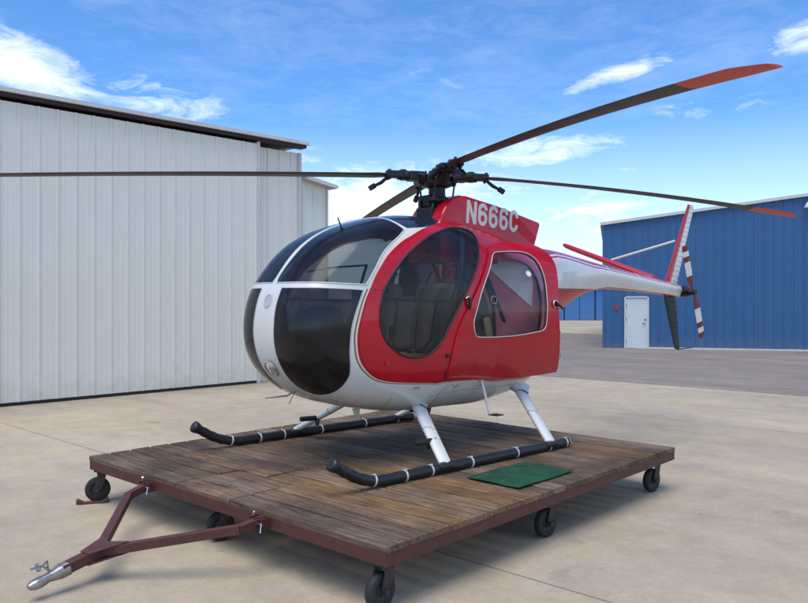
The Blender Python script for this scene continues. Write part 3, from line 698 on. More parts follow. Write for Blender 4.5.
# world azimuths 13, -69.5, 193, 110 -> helicopter frame
hr = math.degrees(math.atan2(-.6654, -.7465))
BL = [(13.2, lambda r: 2.545 - .022 * r - .0132 * r * r), (-69.2, lambda r: 2.585 - .0035 * r ** 2.75 * .82), (200., lambda r: 2.54 - .034 * r - .005 * r * r), (110., lambda r: 2.545 - .052 * r - .012 * r * r)]
def airfoil(ch, th, n=12):
    pts = []
    for i in range(n + 1):
        x = (1 - math.cos(math.pi * i / n)) / 2; y = 5 * th * (.2969 * math.sqrt(x) - .126 * x - .3516 * x * x + .2843 * x ** 3 - .1036 * x ** 4); pts.append((x, y))
    lo = [(x, -y * .8) for x, y in pts[1:-1]][::-1]
    return [((.3 - x) * ch, y * ch) for x, y in pts + lo]
for az, zf in BL:
    t = R(az - hr); d = Vector((math.cos(t), math.sin(t), 0)); e = Vector((-d.y, d.x, 0))
    mb = MB(); rings = []; mats = []
    rs = [.40, .46, .52] + [.6 + .17 * i for i in range(17)] + [3.44, 3.45, 3.55, 3.65, 3.75, 3.83, 3.89, 3.94, 3.975, 4.0, 4.01]
    for r in rs:
        tw = R((7 if az == 200. else 5.5 if az < 0 else 3) - (2.2 if az < 0 else 1.8) * r); chd = .172
        if r < .6: chd = .085 + (.172 - .085) * (r - .4) / .2
        if r > 3.83: chd = .172 * (1 - .42 * ((r - 3.83) / .18) ** 1.2)
        sec = airfoil(chd, .13 if r > .6 else .22)
        c = d * r + Vector((0, 0, zf(r)))
        sh = .3 * (.172 - chd) * .8 if r > 3.83 else 0
        rings.append([c + e * ((a + sh) * math.cos(tw) - b * math.sin(tw)) + Vector((0, 0, 1)) * ((a + sh) * math.sin(tw) + b * math.cos(tw)) for a, b in sec])
    n = rs.index(3.94 if az == 200. else (3.55 if az < 20 else 3.45))
    mb.loft(rings[:n], 0, caps=False); mb.add(rings[0], [tuple(range(len(rings[0])))[::-1]], 0)
    mb.loft(rings[n - 1:], 1, caps=False); mb.add(rings[-1], [tuple(range(len(rings[0])))], 1)
    # root fitting: pitch housing, damper, lugs
    R3 = Matrix((d, e, Vector((0, 0, 1)))).transposed(); z1 = zf(.25)
    mb.tube([d * .10 + Vector((0, 0, 2.49)), d * .16 + Vector((0, 0, 2.495)), d * .19 + Vector((0, 0, z1 - .01)), d * .40 + Vector((0, 0, zf(.4)))], [.055, .06, .050, .045], 14, mi=2)
    mb.box(d * .22 + Vector((0, 0, z1 - .01)), (.16, .16, .085), 2, R3, bev=.015)
    mb.box(d * .43 + Vector((0, 0, zf(.43) + .004)), (.17, .10, .066), 2, R3, bev=.012)
    mb.cyl(d * .345 + Vector((0, 0, zf(.34) - .05)), d * .345 + Vector((0, 0, zf(.34) + .05)), .032, 12, mi=2)
    mb.cyl(d * .49 + e * .025 + Vector((0, 0, zf(.49) - .045)), d * .49 + e * .025 + Vector((0, 0, zf(.49) + .05)), .014, 10, mi=2)
    mb.cyl(d * .49 - e * .03 + Vector((0, 0, zf(.49) - .045)), d * .49 - e * .03 + Vector((0, 0, zf(.49) + .05)), .014, 10, mi=2)
    # lead-lag damper beside the housing and pitch horn
    mb.tube([d * .12 - e * .11 + Vector((0, 0, 2.50)), d * .32 - e * .085 + Vector((0, 0, z1))], .026, 12, mi=2)
    mb.tube([d * .22 + e * .06 + Vector((0, 0, z1)), d * .17 + e * .15 + Vector((0, 0, z1 - .02))], .018, 8, mi=2)
    # hanging weight arm at the blade root
    zz = zf(.52); mb.tube([d * .50 + Vector((0, 0, zz - .02)), d * .56 - e * .02 + Vector((0, 0, zz - .075)), d * .64 - e * .03 + Vector((0, 0, zz - .115))], [.016, .017, .013], 8, mi=2)
    mb.tube([d * .615 - e * .03 + Vector((0, 0, zz - .100)), d * .67 - e * .033 + Vector((0, 0, zz - .135))], .026, 10, mi=2)
    mb.build('rotor_blade', [M['blade'], M['orange'], M['hub']], hub_o)
for k in range(6):
    t = R(30 + 60 * k); mb = MB(); mb.tube([(.10 * math.cos(t), .10 * math.sin(t), 2.54), (.11 * math.cos(t), .11 * math.sin(t), 2.585)], .006, 6); mb.build('hub_bolt', M['hub'], hub_o)

# ---- tail boom and the cone that fairs it into the pod
ST = [(-.75,1.76,.80,.28),(-1.0,1.83,.86,.34),(-1.25,1.88,.94,.37),(-1.5,1.905,1.03,.345),(-1.7,1.895,1.13,.30),(-1.9,1.875,1.235,.258),(-2.1,1.848,1.325,.222),(-2.3,1.822,1.395,.195),(-2.5,1.795,1.44,.17),(-2.73,1.765,1.472,.150),(-3.1,1.722,1.462,.133),(-3.6,1.662,1.436,.115),(-4.1,1.603,1.405,.100),(-4.5,1.553,1.377,.088),(-4.58,1.543,1.370,.086),(-4.60,1.525,1.390,.068)]
# angular bands: material by angle from the top
ANG = [-180,-158,-140,-124,-110,-97,-94,-80,-60,-54,-48,-38,-26,-13,0,13,26,38,48,54,60,80,94,97,110,124,140,158]
def boom_pt(s, th):
    x, zt, zb, w = s
    f = max(0, min(1, (x + 2.73) / 1.3)) if x > -2.73 else 0   # 1 near the pod, 0 at the boom
    zc = zt - (zt - zb) * .5 if f == 0 else zt - min((zt - zb) * .5, .19 + .03 * f)
    if abs(th) > 80:
        t0 = math.degrees(math.acos(max(-.87, min(-.08, -(zc - (1.468 if x > -2.5 else zb + .08 * (zt - zb))) / (zc - zb))))); A0 = abs(th)
        th = math.copysign(t0 + (A0 - 94) * (180 - t0) / 86 if A0 >= 94 else 80 + (A0 - 80) * (t0 - 80) / 14, th)
    c, n_ = math.cos(R(th)), math.sin(R(th))
    up_ = c > 0
    z = zc + (zt - zc) * c if up_ else zc + (zc - zb) * c
    ww = w * abs(n_) ** .9 * (1 if up_ else (1 - .18 * f * (-c) ** 2))
    return (x, math.copysign(ww, n_) if abs(n_) > 1e-6 else 0, z)
def cr(a, b, t): return tuple(a[i] * (1 - t) + b[i] * t for i in range(4))
stf = []
for i in range(len(ST) - 1):
    p0 = ST[max(i - 1, 0)]; p1 = ST[i]; p2 = ST[i + 1]; p3 = ST[min(i + 2, len(ST) - 1)]
    for j in range(3):
        t = j / 3; stf.append(tuple(p1[c] + (p2[c] - p1[c]) * t for c in range(4)))
stf.append(ST[-1])
mb = MB(); n = len(ANG); vs = [boom_pt(s, a) for s in stf for a in ANG]; mb.v = vs
for i in range(len(stf) - 1):
    xm = (stf[i][0] + stf[i + 1][0]) / 2
    for k in range(n):
        a = (ANG[k] + (ANG[(k + 1) % n] if k + 1 < n else 180)) / 2; A = abs(a)
        m = 1 if A > 97 else 3 if A > 94 else 0 if A > 60 else 2 if A > 54 else 0 if A > 48 else 2
        mb.f.append((i * n + k, i * n + (k + 1) % n, (i + 1) * n + (k + 1) % n, (i + 1) * n + k)); mb.m.append(m); mb.sm.append(True)
mb.add([vs[(len(stf) - 1) * n + k] for k in range(n)], [tuple(range(n))], 0)
mb.add([vs[k] for k in range(n)], [tuple(range(n))], 0)
mb.build('tail_boom', [M['white'], M['red'], M['magenta'], M['gold']], heli)
for x in (-2.75, -3.5, -4.2):
    s = min(stf, key=lambda q: abs(q[0] - x)); mb = MB(); mb.tube([Vector(boom_pt(s, a)) for a in ANG], .0022, 6, closed=True)
    mb.build('boom_seam', M['white'], heli)

# ---- fins
def fin_rings(sta, th=.11):
    rings = []
    for (xl, xt, z) in sta:
        c = xl - xt; rings.append([(xl - (.3 * c - a) , y, z) for a, y in airfoil(c, th)])
    return rings
def fin_ribs(mb, sta, z0, z1, nr, mi, f0=.35, side=(1, -1)):
    """shallow raised ribs across the aft part of a fin"""
    for k in range(nr):
        t = (k + .5) / nr; xl = sta[0][0] + (sta[-1][0] - sta[0][0]) * t; xt = sta[0][1] + (sta[-1][1] - sta[0][1]) * t; z = sta[0][2] + (sta[-1][2] - sta[0][2]) * t; c = xl - xt
        for s in side:
            y0 = .05 * c; mb.tube([(xl - f0 * c, s * (y0 + .001), z), (xl - .7 * c, s * (.028 * c + .004), z - .004), (xt, s * .004, z - .008)], .0055, 6, mi=mi)
def fin(name, sta, m1, m2, parent, nr, rib):
    """front third in one colour, the rest in another"""
    mb = MB(); A = airfoil(1., .10, 12)
    rings = []
    for (xl, xt, z) in sta:
        c = xl - xt; rings.append([(xl - (.3 - a) * c, y * c, z) for a, y in A])
    n = len(A); vs = [v for r in rings for v in r]; o = len(mb.v); mb.v += vs
    for i in range(len(rings) - 1):
        for k in range(n):
            xm = .3 - (A[k][0] + A[(k + 1) % n][0]) / 2
            mb.f.append((i * n + k, i * n + (k + 1) % n, (i + 1) * n + (k + 1) % n, (i + 1) * n + k)); mb.m.append(0 if xm < .40 else 1); mb.sm.append(True)
    mb.add(rings[0], [tuple(range(n))[::-1]], 0); mb.add(rings[-1], [tuple(range(n))], 0)
    fin_ribs(mb, sta, 0, 0, nr, 2)
    return mb.build(name, [m1, m2, rib], parent)
fin('upper_fin', [(-4.20,-4.53,1.50),(-4.26,-4.57,1.62),(-4.80,-5.00,2.60),(-4.84,-5.00,2.66)], M['red'], M['white'], heli, 17, M['white'])
fin('lower_fin', [(-4.20,-4.50,1.42),(-4.22,-4.51,1.33),(-4.47,-4.62,.70),(-4.50,-4.62,.67)], M['black'], M['black'], heli, 11, M['black'])
mb = MB(); mb.tube([(-4.50, 0, .69), (-4.56, 0, .665), (-4.70, 0, .668), (-5.0, 0, .672)], [.010, .010, .008, .006], 8); mb.build('tail_skid', M['black'], heli)
# horizontal stabiliser on the right, angled upwards, with its bracing strut
mb = MB(); rings = []
for y, z, xl, c in ((-.04, 1.60, -3.98, .34), (-.10, 1.625, -3.98, .34), (-.8, 1.87, -4.00, .32), (-1.45, 2.10, -4.03, .30), (-1.52, 2.125, -4.05, .25), (-1.545, 2.135, -4.08, .18)):
    rings.append([(xl - (.3 - a) * c, y - b * c * .33, z + b * c * .94 + a * c * .13) for a, b in airfoil(1., .36)])
A = airfoil(1., .13); n = len(A); o = 0; mb.v += [v for r in rings for v in r]
for i in range(len(rings) - 1):
    for k in range(n):
        xm = .3 - (A[k][0] + A[(k + 1) % n][0]) / 2
        mb.f.append((i * n + k, i * n + (k + 1) % n, (i + 1) * n + (k + 1) % n, (i + 1) * n + k)); mb.m.append(0 if xm < .8 else 1); mb.sm.append(True)
mb.add(rings[0], [tuple(range(n))[::-1]], 0); mb.add(rings[-1], [tuple(range(n))], 0)
stab = mb.build('stabiliser', [M['red'], M['white']], heli)
mb = MB(); mb.tube([(-4.52, -.01, 2.14), (-4.2, -.80, 1.90)], .016, 10); mb.build('bracing_strut', M['cream'], stab)

# ---- tail rotor, port side
mb = MB(); mb.box((-4.62, .02, 1.455), (.17, .16, .15), bev=.03); mb.tube([(-4.57, .05, 1.455), (-4.57, .26, 1.44)], [.035, .022], 14)
mb.tube([(-4.66, .04, 1.42), (-4.66, .16, 1.41), (-4.60, .20, 1.42)], .013, 8); mb.tube([(-4.57, .12, 1.45), (-4.57, .15, 1.45)], .06, 16)
mb.build('tail_gearbox', M['black'], heli)
mb = MB(); mb.tube([(-4.57, .19, 1.44), (-4.57, .26, 1.44)], [.04, .034], 16); th = R(71.5)
tr = mb.build('tail_rotor', M['black'], heli)
for sg in (1, -1):
    d = Vector((.32 * sg, 0, .947 * sg)).normalized(); e = Vector((-d.z, 0, d.x)); c0 = Vector((-4.57, .225, 1.44)); mb = MB()
    cuts = [.03, .10, .19, .235, .43, .505, .575, .64, .655]; mats = [1, 1, 1, 0, 1, 0, 1, 1]
    for i in range(len(cuts) - 1):
        rr = []
        for r in (cuts[i], cuts[i + 1]):
            chd = .035 + (.115 - .035) * min(1, max(0, (r - .06) / .1)); tw = R(12) * sg
            if r > .64: chd = .09
            if sg < 0 or True:
                skew = .02 if i in (3, 4, 5, 6) else 0
            rr.append([c0 + d * (r + 0) + e * (a * math.cos(tw)) * 1 + Vector((0, 1, 0)) * (b + a * math.sin(tw)) for a, b in airfoil(chd, .13, 8)])
        mb.loft(rr, mats[i], caps=(i in (0, len(cuts) - 2)))
    mb.build('tail_rotor_blade', [M['white'], M['maroon']], tr)

# ---- landing gear
def bend(P, n=6):
    pts = []
    for i in range(len(P) - 1):
        p0 = Vector(P[max(i - 1, 0)]); p1 = Vector(P[i]); p2 = Vector(P[i + 1]); p3 = Vector(P[min(i + 2, len(P) - 1)])
        for j in range(n):
            t = j / n; pts.append(.5 * (2 * p1 + (p2 - p0) * t + (2 * p0 - 5 * p1 + 4 * p2 - p3) * t * t + (3 * p1 - p0 - 3 * p2 + p3) * t ** 3))
    pts.append(Vector(P[-1])); return pts
SR = .041
for side in (1, -1):
    Y = 1.03 * side
    mb = MB(); path = bend([(-.66, Y, SR + .002), (-.2, Y, SR + .002), (.4, Y, SR + .002), (1.0, Y, SR + .002), (1.45, Y, SR + .002), (1.62, Y, SR + .008), (1.78, Y, .095), (1.91, Y, .165), (1.99, Y, .215)], 6)
    mb.tube(path, [SR + .002 * math.sin(i * 1.7) for i in range(len(path))], 16, 0)
    # rolled cap at the toe, tail plug
    t = (path[-1] - path[-3]).normalized(); mb.tube([path[-1] - t * .035, path[-1] - t * .01, path[-1] + t * .02, path[-1] + t * .03], [.043, .051, .051, .034], 16, 0)
    mb.tube([(-.665, Y, SR), (-.685, Y, SR)], [SR * .9, SR * .8], 16, 1)
    sk = mb.build('skid', [M['hose'], M['grey']], heli)
    for x in (1.64, 1.34, 1.075, .63, .07, -.38, -.62):
        i = min(range(len(path)), key=lambda j: abs(path[j].x - x)); tt = (path[min(i + 1, len(path) - 1)] - path[max(i - 1, 0)]).normalized(); c = Vector((x, Y, path[i].z))
        mb = MB(); mb.tube([c - tt * .007, c + tt * .007], SR + .0045, 16); z = c + Vector((0, side * .02, SR + .006)); mb.box(z, (.012, .014, .012))
        mb.build('cable_tie', M['ziptie'], sk)
    for (x0, y0, z0, x1, name) in ((.66, .42, .43, .93, 'front_strut'), (-.72, .42, .44, -.40, 'rear_strut')):
        mb = MB(); A_ = Vector((x0, y0 * side, z0)); B_ = Vector((x1, (1.03) * side, SR + .03)); ax = (B_ - A_).normalized()
        cdir = Vector((1, 0, 0)); cdir = (cdir - ax * cdir.dot(ax)).normalized(); tdir = ax.cross(cdir)
        rings = []
        for k in range(9):
            t_ = k / 8; wch = .135 - .02 * t_; c = A_ + (B_ - A_) * t_
            if k == 0: wch *= 1.05
            rings.append([c + cdir * a * 1. + tdir * b for a, b in airfoil(wch, .50, 10)])
        mb.loft(rings, 0)
        so = mb.build(name, M['strut'], heli)
        mb = MB(); c = A_ + (B_ - A_) * .42; rr = [c + ax * .0 + cdir * a * 1.04 + tdir * b * 1.06 for a, b in airfoil(.128, .50, 10)]; rr2 = [v + ax * .012 for v in rr]
        mb.loft([rr, rr2], 0); mb.build('fairing_joint', M['belly'], so)
        mb = MB(); mb.box(B_ + Vector((0, 0, -.012)), (.15, .11, .045), bev=.018, rot=None); mb.build('saddle', M['hose'], so)
    # foot peg on the front strut
    c = Vector((.66, .42 * side, .43)).lerp(Vector((.93, 1.03 * side, SR + .03)), .62)
    mb = MB(); mb.tube([c + Vector((-.03, 0, 0)), c + Vector((.06, .0, .0)), c + Vector((.20, 0, .005))], .024, 12); mb.tube([c + Vector((.0, 0, -.0)), c + Vector((.03, -side * .03, -.06))], .02, 8)
    mb.build('foot_step', M['rubber'], heli)
    mb = MB(); mb.tube([(.0, .57 * side, .64), (-.02, .66 * side, .32)], [.014, .012], 10, mi=0); mb.box((-.06, .70 * side, .315), (.10, .10, .008), mi=1); mb.box((.0, .575 * side, .645), (.045, .03, .03), mi=0, bev=.006)
    mb.build('boarding_step', [M['cream'], M['black']], heli)
    # blend collar at strut root
    for (x0, z0) in ((.66, .43), (-.72, .44)):
        mb = MB(); A_ = Vector((x0 - .02, .38 * side, z0 + .035)); ax = Vector((.27, .61 * side, -.36)).normalized(); cdir = Vector((1, 0, 0)); cdir = (cdir - ax * cdir.dot(ax)).normalized(); tdir = ax.cross(cdir)
        rings = [[A_ + ax * h + cdir * a + tdir * b for a, b in airfoil(w, .55, 10)] for h, w in ((-.06, .26), (-.02, .21), (.03, .165), (.07, .145))]
        mb.loft(rings, 0); mb.build('strut_collar', M['white'], heli)

# ---- cabin
mb = MB(); fl = [(1.42, .0), (1.38, .26), (1.1, .42), (.6, .50), (-.7, .44), (-.95, .3)]; poly = fl + [(x, -y) for x, y in fl[::-1]]
mb.prism(poly, .60, .63, axis='z'); mb.build('cabin_floor', M['panel'], heli)
mb = MB(); pts = [(1.48, .63), (1.62, .95), (1.50, 1.24), (1.34, 1.30), (1.26, 1.26), (1.30, .95), (1.22, .80), (1.05, .72), (1.05, .62)]
mb.prism(pts, -.15, .15); mb.box((1.30, 0, 1.17), (.05, .42, .24), rot=Matrix.Rotation(R(18), 3, 'Y'), bev=.01)
ip = mb.build('instrument_pedestal', M['panel'], heli)
for (y, z, r) in ((-.13, 1.21, .036), (-.045, 1.21, .036), (.045, 1.21, .036), (.13, 1.21, .036), (-.09, 1.12, .03), (0, 1.12, .03), (.09, 1.12, .03)):
    mb = MB(); c = Vector((1.27 - (z - 1.17) * .3, y, z)); mb.tube([c, c - Vector((.012, 0, -.003))], r, 16, 0); mb.tube([c - Vector((.012, 0, -.003)), c - Vector((.015, 0, -.004))], r * .8, 16, 1); mb.build('gauge', [M['grey'], M['black']], ip)
def seat_mb(x, y, w, back_h, tilt=8):
    mb = MB(); mb.box((x + .22, y, .80), (.46, w, .14), bev=.05); mb.box((x + .22, y, .655), (.40, w - .04, .19), mi=1, bev=.01)
    mb.box((x - .03, y, .88 + back_h / 2), (.11, w, back_h), mi=2, bev=.045, rot=Matrix.Rotation(R(-tilt), 3, 'Y'))
    return mb
for y in (-.36, .36):
    so = seat_mb(.42, y, .46, .62).build('pilot_seat', [M['beige'], M['panel'], M['seatback']], heli)
    mb = MB()
    for s in (-.1, .1):
        mb.tube([(.30, y + s * 1.2, 1.60), (.46, y + s * 1.15, 1.38), (.52, y + s, 1.0), (.60, y + s * .4, .89)], .018, 6, flat=.25)
    mb.tube([(.46, y - .24, .86), (.60, y - .12, .90), (.62, y, .905), (.60, y + .12, .90), (.46, y + .24, .86)], .018, 6, flat=.3)
    mb.box((.62, y, .91), (.05, .05, .02), mi=1, bev=.004)
    mb.build('seat_belt', [M['belt'], M['chrome']], so)
    mb = MB(); mb.tube([(1.02, y, .56), (1.04, y, .80), (.92, y + .02, 1.02), (.90, y + .02, 1.12)], [.012, .012, .012, .020], 8); mb.build('control_stick', M['black'], heli)
    for q in (-.09, .09):
        mb = MB(); mb.tube([(1.28, y * .8 + q, .62), (1.36, y * .8 + q, .75)], .012, 8); mb.box((1.36, y * .8 + q, .78), (.02, .07, .07)); mb.build('pedal', M['black'], heli)
mb = seat_mb(.42, 0, .24, .5); mb.build('centre_seat', [M['beige'], M['panel'], M['seatback']], heli)
# bulkhead between cabins with opening, overhead canted post
mb = MB()
for y in (-.3, .3): mb.tube([(.30, y * 1.7, .60), (.24, y * 1.75, 1.2), (.12, y * 1.5, 1.75), (.02, y * 1.1, 1.98)], .035, 10)
mb.box((.30, 0, .92), (.03, .96, .56)); mb.tube([(.02, -.36, 1.98), (.02, .36, 1.98)], .04, 10)
mb.tube([(1.0, 0, 1.98), (1.3, 0, 1.9), (1.62, 0, 1.65), (1.78, 0, 1.46)], .012, 8)
cb = mb.build('cabin_bulkhead', M['panel'], heli)
for side in (1, -1):
    mb = MB(); mb.prism([(.12, .66), (.12, 1.60), (.03, 1.74), (-.06, 1.72), (-.30, 1.20), (-.36, .66)], .40 * side, .42 * side); mb.build('partition', M['panel'], cb)
    mb = MB(); mb.box((-.27, .44 * side, .93), (.09, .03, .52), bev=.012, rot=Matrix.Rotation(R(14), 3, 'Y')); mb.build('cushion', M['beige'], cb)
    mb = MB(); mb.tube([(-.05, .46 * side, 1.76), (-.20, .50 * side, 1.50), (-.40, .50 * side, 1.14)], .034, 8, flat=.3); mb.build('shoulder_strap', M['belt'], cb)
# rear seats and the lining of the aft bulkhead
for y in (-.30, .30):
    mb = MB(); mb.box((-.25, y, .76), (.46, .44, .12), bev=.05); mb.box((-.25, y, .66), (.4, .4, .08), mi=1)
    if y > 0: mb.box((.06, y + .02, 1.02), (.07, .36, .56), bev=.03, rot=Matrix.Rotation(R(-6), 3, 'Y'))
    so = mb.build('passenger_seat', [M['beige'], M['panel'], M['seatback']], heli)
    mb = MB(); mb.tube([(-.02, y + .16, 1.80), (-.12, y + .18, 1.6), (-.28, y + .17, 1.3), (-.36, y + .12, .90)], .03, 6, flat=.2); mb.build('seat_belt', M['belt'], so)
mb = MB()
NB = 18
def bulk(y, z): return -.50 - .36 * (abs(y) / .6) ** 1.3 - .06 * (z - 1.2)
zs = [.56 + 1.40 * i / NB for i in range(NB + 1)]
for i in range(NB):
    for j in range(NB):
        def pt(ii, jj):
            z = zs[ii]; x = -.86; hw = max(ypod(-.8, z) - .015, .02); y = hw * (-1 + 2 * jj / NB); return (bulk(y, z), y, z)
        c = pt(i + .0 if False else i, j); zc = zs[i]
        mb.add([pt(i, j), pt(i, j + 1), pt(i + 1, j + 1), pt(i + 1, j)], [(0, 1, 2, 3)], 0, True)
blk = mb.build('aft_bulkhead', M['pinklining'], heli, recalc=False)
for side in (1, -1):
    mb = MB(); nn_ = 14; row = []
    for i in range(nn_ + 1):
        y = .02 + .5 * i / nn_; z0 = max(1.2, 1.80 - (y - .02) * 1.05); col_ = []
        for j in range(7):
            z = z0 + (1.97 - z0) * j / 6; yy = min(y, max(ypod(-.78, z) - .02, .01)); col_.append((bulk(yy, z) + .012, yy * side, z))
        row.append(col_)
    mb.loft(row, 0, closed=False, caps=False); mb.build('lining_panel', M['headliner'], blk)

# ------------------------------------------------------------------ the wooden trolley
tro = empty('helicopter_trolley', (-.118, 6.762, 0), math.atan2(-.677, .736))
tag(tro, 'low wooden plank trolley on casters with maroon steel frame under the helicopter', 'trolley')
LX, LY = 3.565, 3.82
DZ = .386
mb = MB(); cols = []
def plank(x0, x1, y0, y1, jag=.012):
    c = (random.random(), random.random(), random.random(), 1)
    j0 = random.uniform(-jag, jag); j1 = random.uniform(-jag * 1.4, jag); dz = random.uniform(-.0025, .001); n0 = len(mb.f)
    bm = bmesh.new(); nseg = max(2, int((x1 - x0) / .45)); bmesh.ops.create_grid(bm, x_segments=nseg, y_segments=1, size=.5)
    bmesh.ops.delete(bm, geom=list(bm.verts), context='VERTS'); bm.free()
    xs = [x0 + j0 + (x1 + j1 - x0 - j0) * i / nseg for i in range(nseg + 1)]; sec = []
    b = .006
    for x in xs:
        w0 = y0 + .0065 + random.uniform(0, .004); w1 = y1 - .0065 - random.uniform(0, .004); zt = DZ + dz + random.uniform(-.001, .001)
        sec.append([(x, w0, DZ - .036), (x, w0, zt - b), (x, w0 + b, zt), (x, w1 - b, zt), (x, w1, zt - b), (x, w1, DZ - .036)])
    mb.loft(sec, 0, smooth=False)
    cols.extend([c] * (len(mb.f) - n0))
NP = 20; pw = LY / NP
for k in range(NP):
    y0 = -LY / 2 + k * pw; y1 = y0 + pw; joints = []
    if k < 3: joints = [-.38, .30]
    elif k < 7: joints = [-.03]
    elif random.random() < .25: joints = [random.uniform(-1, 1)]
    xs = [-LX / 2] + joints + [LX / 2]
    for a, b in zip(xs[:-1], xs[1:]):
        plank(a + (.006 if a > -LX / 2 else 0), b - (.006 if b < LX / 2 else 0), y0, y1, .012 if not joints else .004)
deck = mb.build('deck', M['wood'], tro, recalc=False)
bm = bmesh.new(); bm.from_mesh(deck.data); bmesh.ops.recalc_face_normals(bm, faces=bm.faces); bm.to_mesh(deck.data); bm.free()
M['nail'] = pbr('nail_heads', (.03, .022, .018), .7)
mb = MB()
for k in range(NP):
    for x in (-1.745, -.9, 0, .9, 1.745):
        for q in (-.05, .05):
            y = -LY / 2 + (k + .5) * pw + q + random.uniform(-.012, .012); xx = x + random.uniform(-.008, .008)
            mb.v += [(xx + .0055 * math.cos(t * math.pi / 3), y + .0055 * math.sin(t * math.pi / 3), DZ + .0018) for t in range(6)]; n = len(mb.v); mb.f.append(tuple(range(n - 6, n))); mb.m.append(0); mb.sm.append(False)
nl = mb.build('nail_heads', M['nail'], tro, recalc=False); nl['kind'] = 'stuff'
ca = deck.data.color_attributes.new('plank', 'FLOAT_COLOR', 'CORNER')
for p in deck.data.polygons:
    for li in p.loop_indices: ca.data[li].color = cols[p.index]
mb = MB(); zf0, zf1 = .272, .349; wd = .05
hx, hy = LX / 2 - .006, LY / 2 - .006; zc = (zf0 + zf1) / 2; hh = zf1 - zf0
mb.box((0, -hy + wd / 2, zc), (2 * hx, wd, hh)); mb.box((0, hy - wd / 2, zc), (2 * hx, wd, hh))
mb.box((-hx + wd / 2, 0, zc - .001), (wd, 2 * hy - 2 * wd, hh)); mb.box((hx - wd / 2, 0, zc - .001), (wd, 2 * hy - 2 * wd, hh))
for x in (-.9, 0, .9): mb.box((x, 0, zc + .004), (.06, 2 * hy - 2 * wd, hh - .012))
mb.build('frame', M['steelmar'], tro, bevel=.003)
def make_caster(loc, ang, chock=False):
    o = empty('caster', (loc[0], loc[1], 0)); o.parent = tro; o.rotation_euler = (0, 0, ang)
    rt = .104
    mb = MB(); mb.box((0, 0, .266), (.13, .11, .011), bev=.002); mb.cyl((0, 0, .24), (0, 0, .262), .045, 18)
    for s in (-1, 1):
        mb.prism([(-.035, .235), (.035, .235), (.065, .11), (.055, .085), (.02, .085), (-.02, .17)], s * .043 - .005, s * .043 + .005)
    mb.box((0, 0, .238), (.075, .092, .007)); mb.build('fork', M['caster'], o)
    cx = .035; mb = MB(); prof = [(-.028, rt - .012), (-.022, rt - .002), (0, rt), (.022, rt - .002), (.028, rt - .012)]
    rings = [[(cx + r * math.cos(2 * math.pi * k / 36), y, rt + r * math.sin(2 * math.pi * k / 36)) for k in range(36)] for y, r in [(-.026, .062)] + prof + [(.026, .062)]]
    mb.loft(rings, 0, caps=False); mb.build('tyre', M['tyre'], o)
    mb = MB(); mb.loft([[(cx + r * math.cos(2 * math.pi * k / 30), y, rt + r * math.sin(2 * math.pi * k / 30)) for k in range(30)] for y, r in ((-.024, .063), (-.012, .052), (-.010, .026), (-.035, .024), (.035, .024), (.010, .026), (.012, .052), (.024, .063))], 0, caps=False)
    mb.cyl((cx, -.055, rt), (cx, .055, rt), .011, 12, mi=0); mb.cyl((cx, -.062, rt), (cx, -.05, rt), .018, 6, mi=0); mb.cyl((cx, .05, rt), (cx, .062, rt), .018, 6, mi=0)
    mb.build('hub', M['caster'], o)
    return o
# casters: world heading of the wheel plane is chosen per wheel
tz = math.atan2(-.677, .736)
for (x, y, wang) in ((1.665, -1.80, 48), (-1.70, -1.83, 20), (1.66, 1.72, 38), (1.655, -.05, 40), (-.02, -1.72, 28), (-1.66, 1.75, 40), (-1.65, 0, 120), (0, 1.74, 200)):
    make_caster((x, y), R(wang) - tz + math.pi)

def W2T(x, y):
    dx, dy = x + .118, y - 6.762; return (dx * .736 - dy * .677, dx * .677 + dy * .736)
def tp(x, y, z): a = W2T(x, y); return Vector((a[0], a[1], z))
# A-frame tow bar
mb = MB()
def beam(P, w, h, mi=0):
    for a, b in zip(P[:-1], P[1:]):
        t = (b - a).normalized(); sd = t.cross(Vector((0, 0, 1))).normalized(); u_ = sd.cross(t)
        mb.loft([[q + sd * sx * w / 2 + u_ * sz * h / 2 for sx, sz in ((-1, -1), (1, -1), (1, 1), (-1, 1))] for q in (a, b + t * w * .25)], mi, smooth=False)
J = tp(-1.90, 4.73, .17); K = tp(-2.02, 4.56, .135)
beam([tp(-1.972, 5.885, .306), tp(-2.085, 5.75, .252), J + Vector((0, 0, 0))], .055, .055)
beam([tp(-.905, 4.90, .32), tp(-1.03, 4.77, .300), J + Vector((.0, -.0, .001))], .057, .055)
beam([J + (J - K) * .25 + Vector((0, 0, .002)), K, K + (K - J) * .1], .072, .062)
dJ = (K - J).normalized(); d1 = (tp(-2.085, 5.75, .252) - J).normalized(); d2 = (tp(-1.03, 4.77, .300) - J).normalized(); sJ = Vector((-dJ.y, dJ.x, 0))
for hz_ in (.034, -.036):
    g_ = [J + dJ * .10 + sJ * .045, J + dJ * .10 - sJ * .045] ; a1, a2 = (J + d1 * .17), (J + d2 * .19)
    pl = [g_[0], g_[1]]; q1 = [a1, J + (d1 + d2) * .05, a2]
    if (g_[1] - a1).length < (g_[0] - a1).length: pl = [g_[1], g_[0]]
    pl = [pl[0], a1 + dJ * .01] + q1[1:2] + [a2, pl[1]]
    mb.add([v + Vector((0, 0, hz_)) for v in pl] + [v + Vector((0, 0, hz_ + .006)) for v in pl], [(0, 1, 2, 3, 4), (9, 8, 7, 6, 5)] + [(i, (i + 1) % 5, 5 + (i + 1) % 5, 5 + i) for i in range(5)])
towbar = mb.build('tow_bar', M['steelmar'], tro, bevel=.004)
mb = MB(); T = tp(-2.135, 4.405, .095); d = (T - K).normalized(); sd = d.cross(Vector((0, 0, 1))).normalized(); u_ = sd.cross(d)
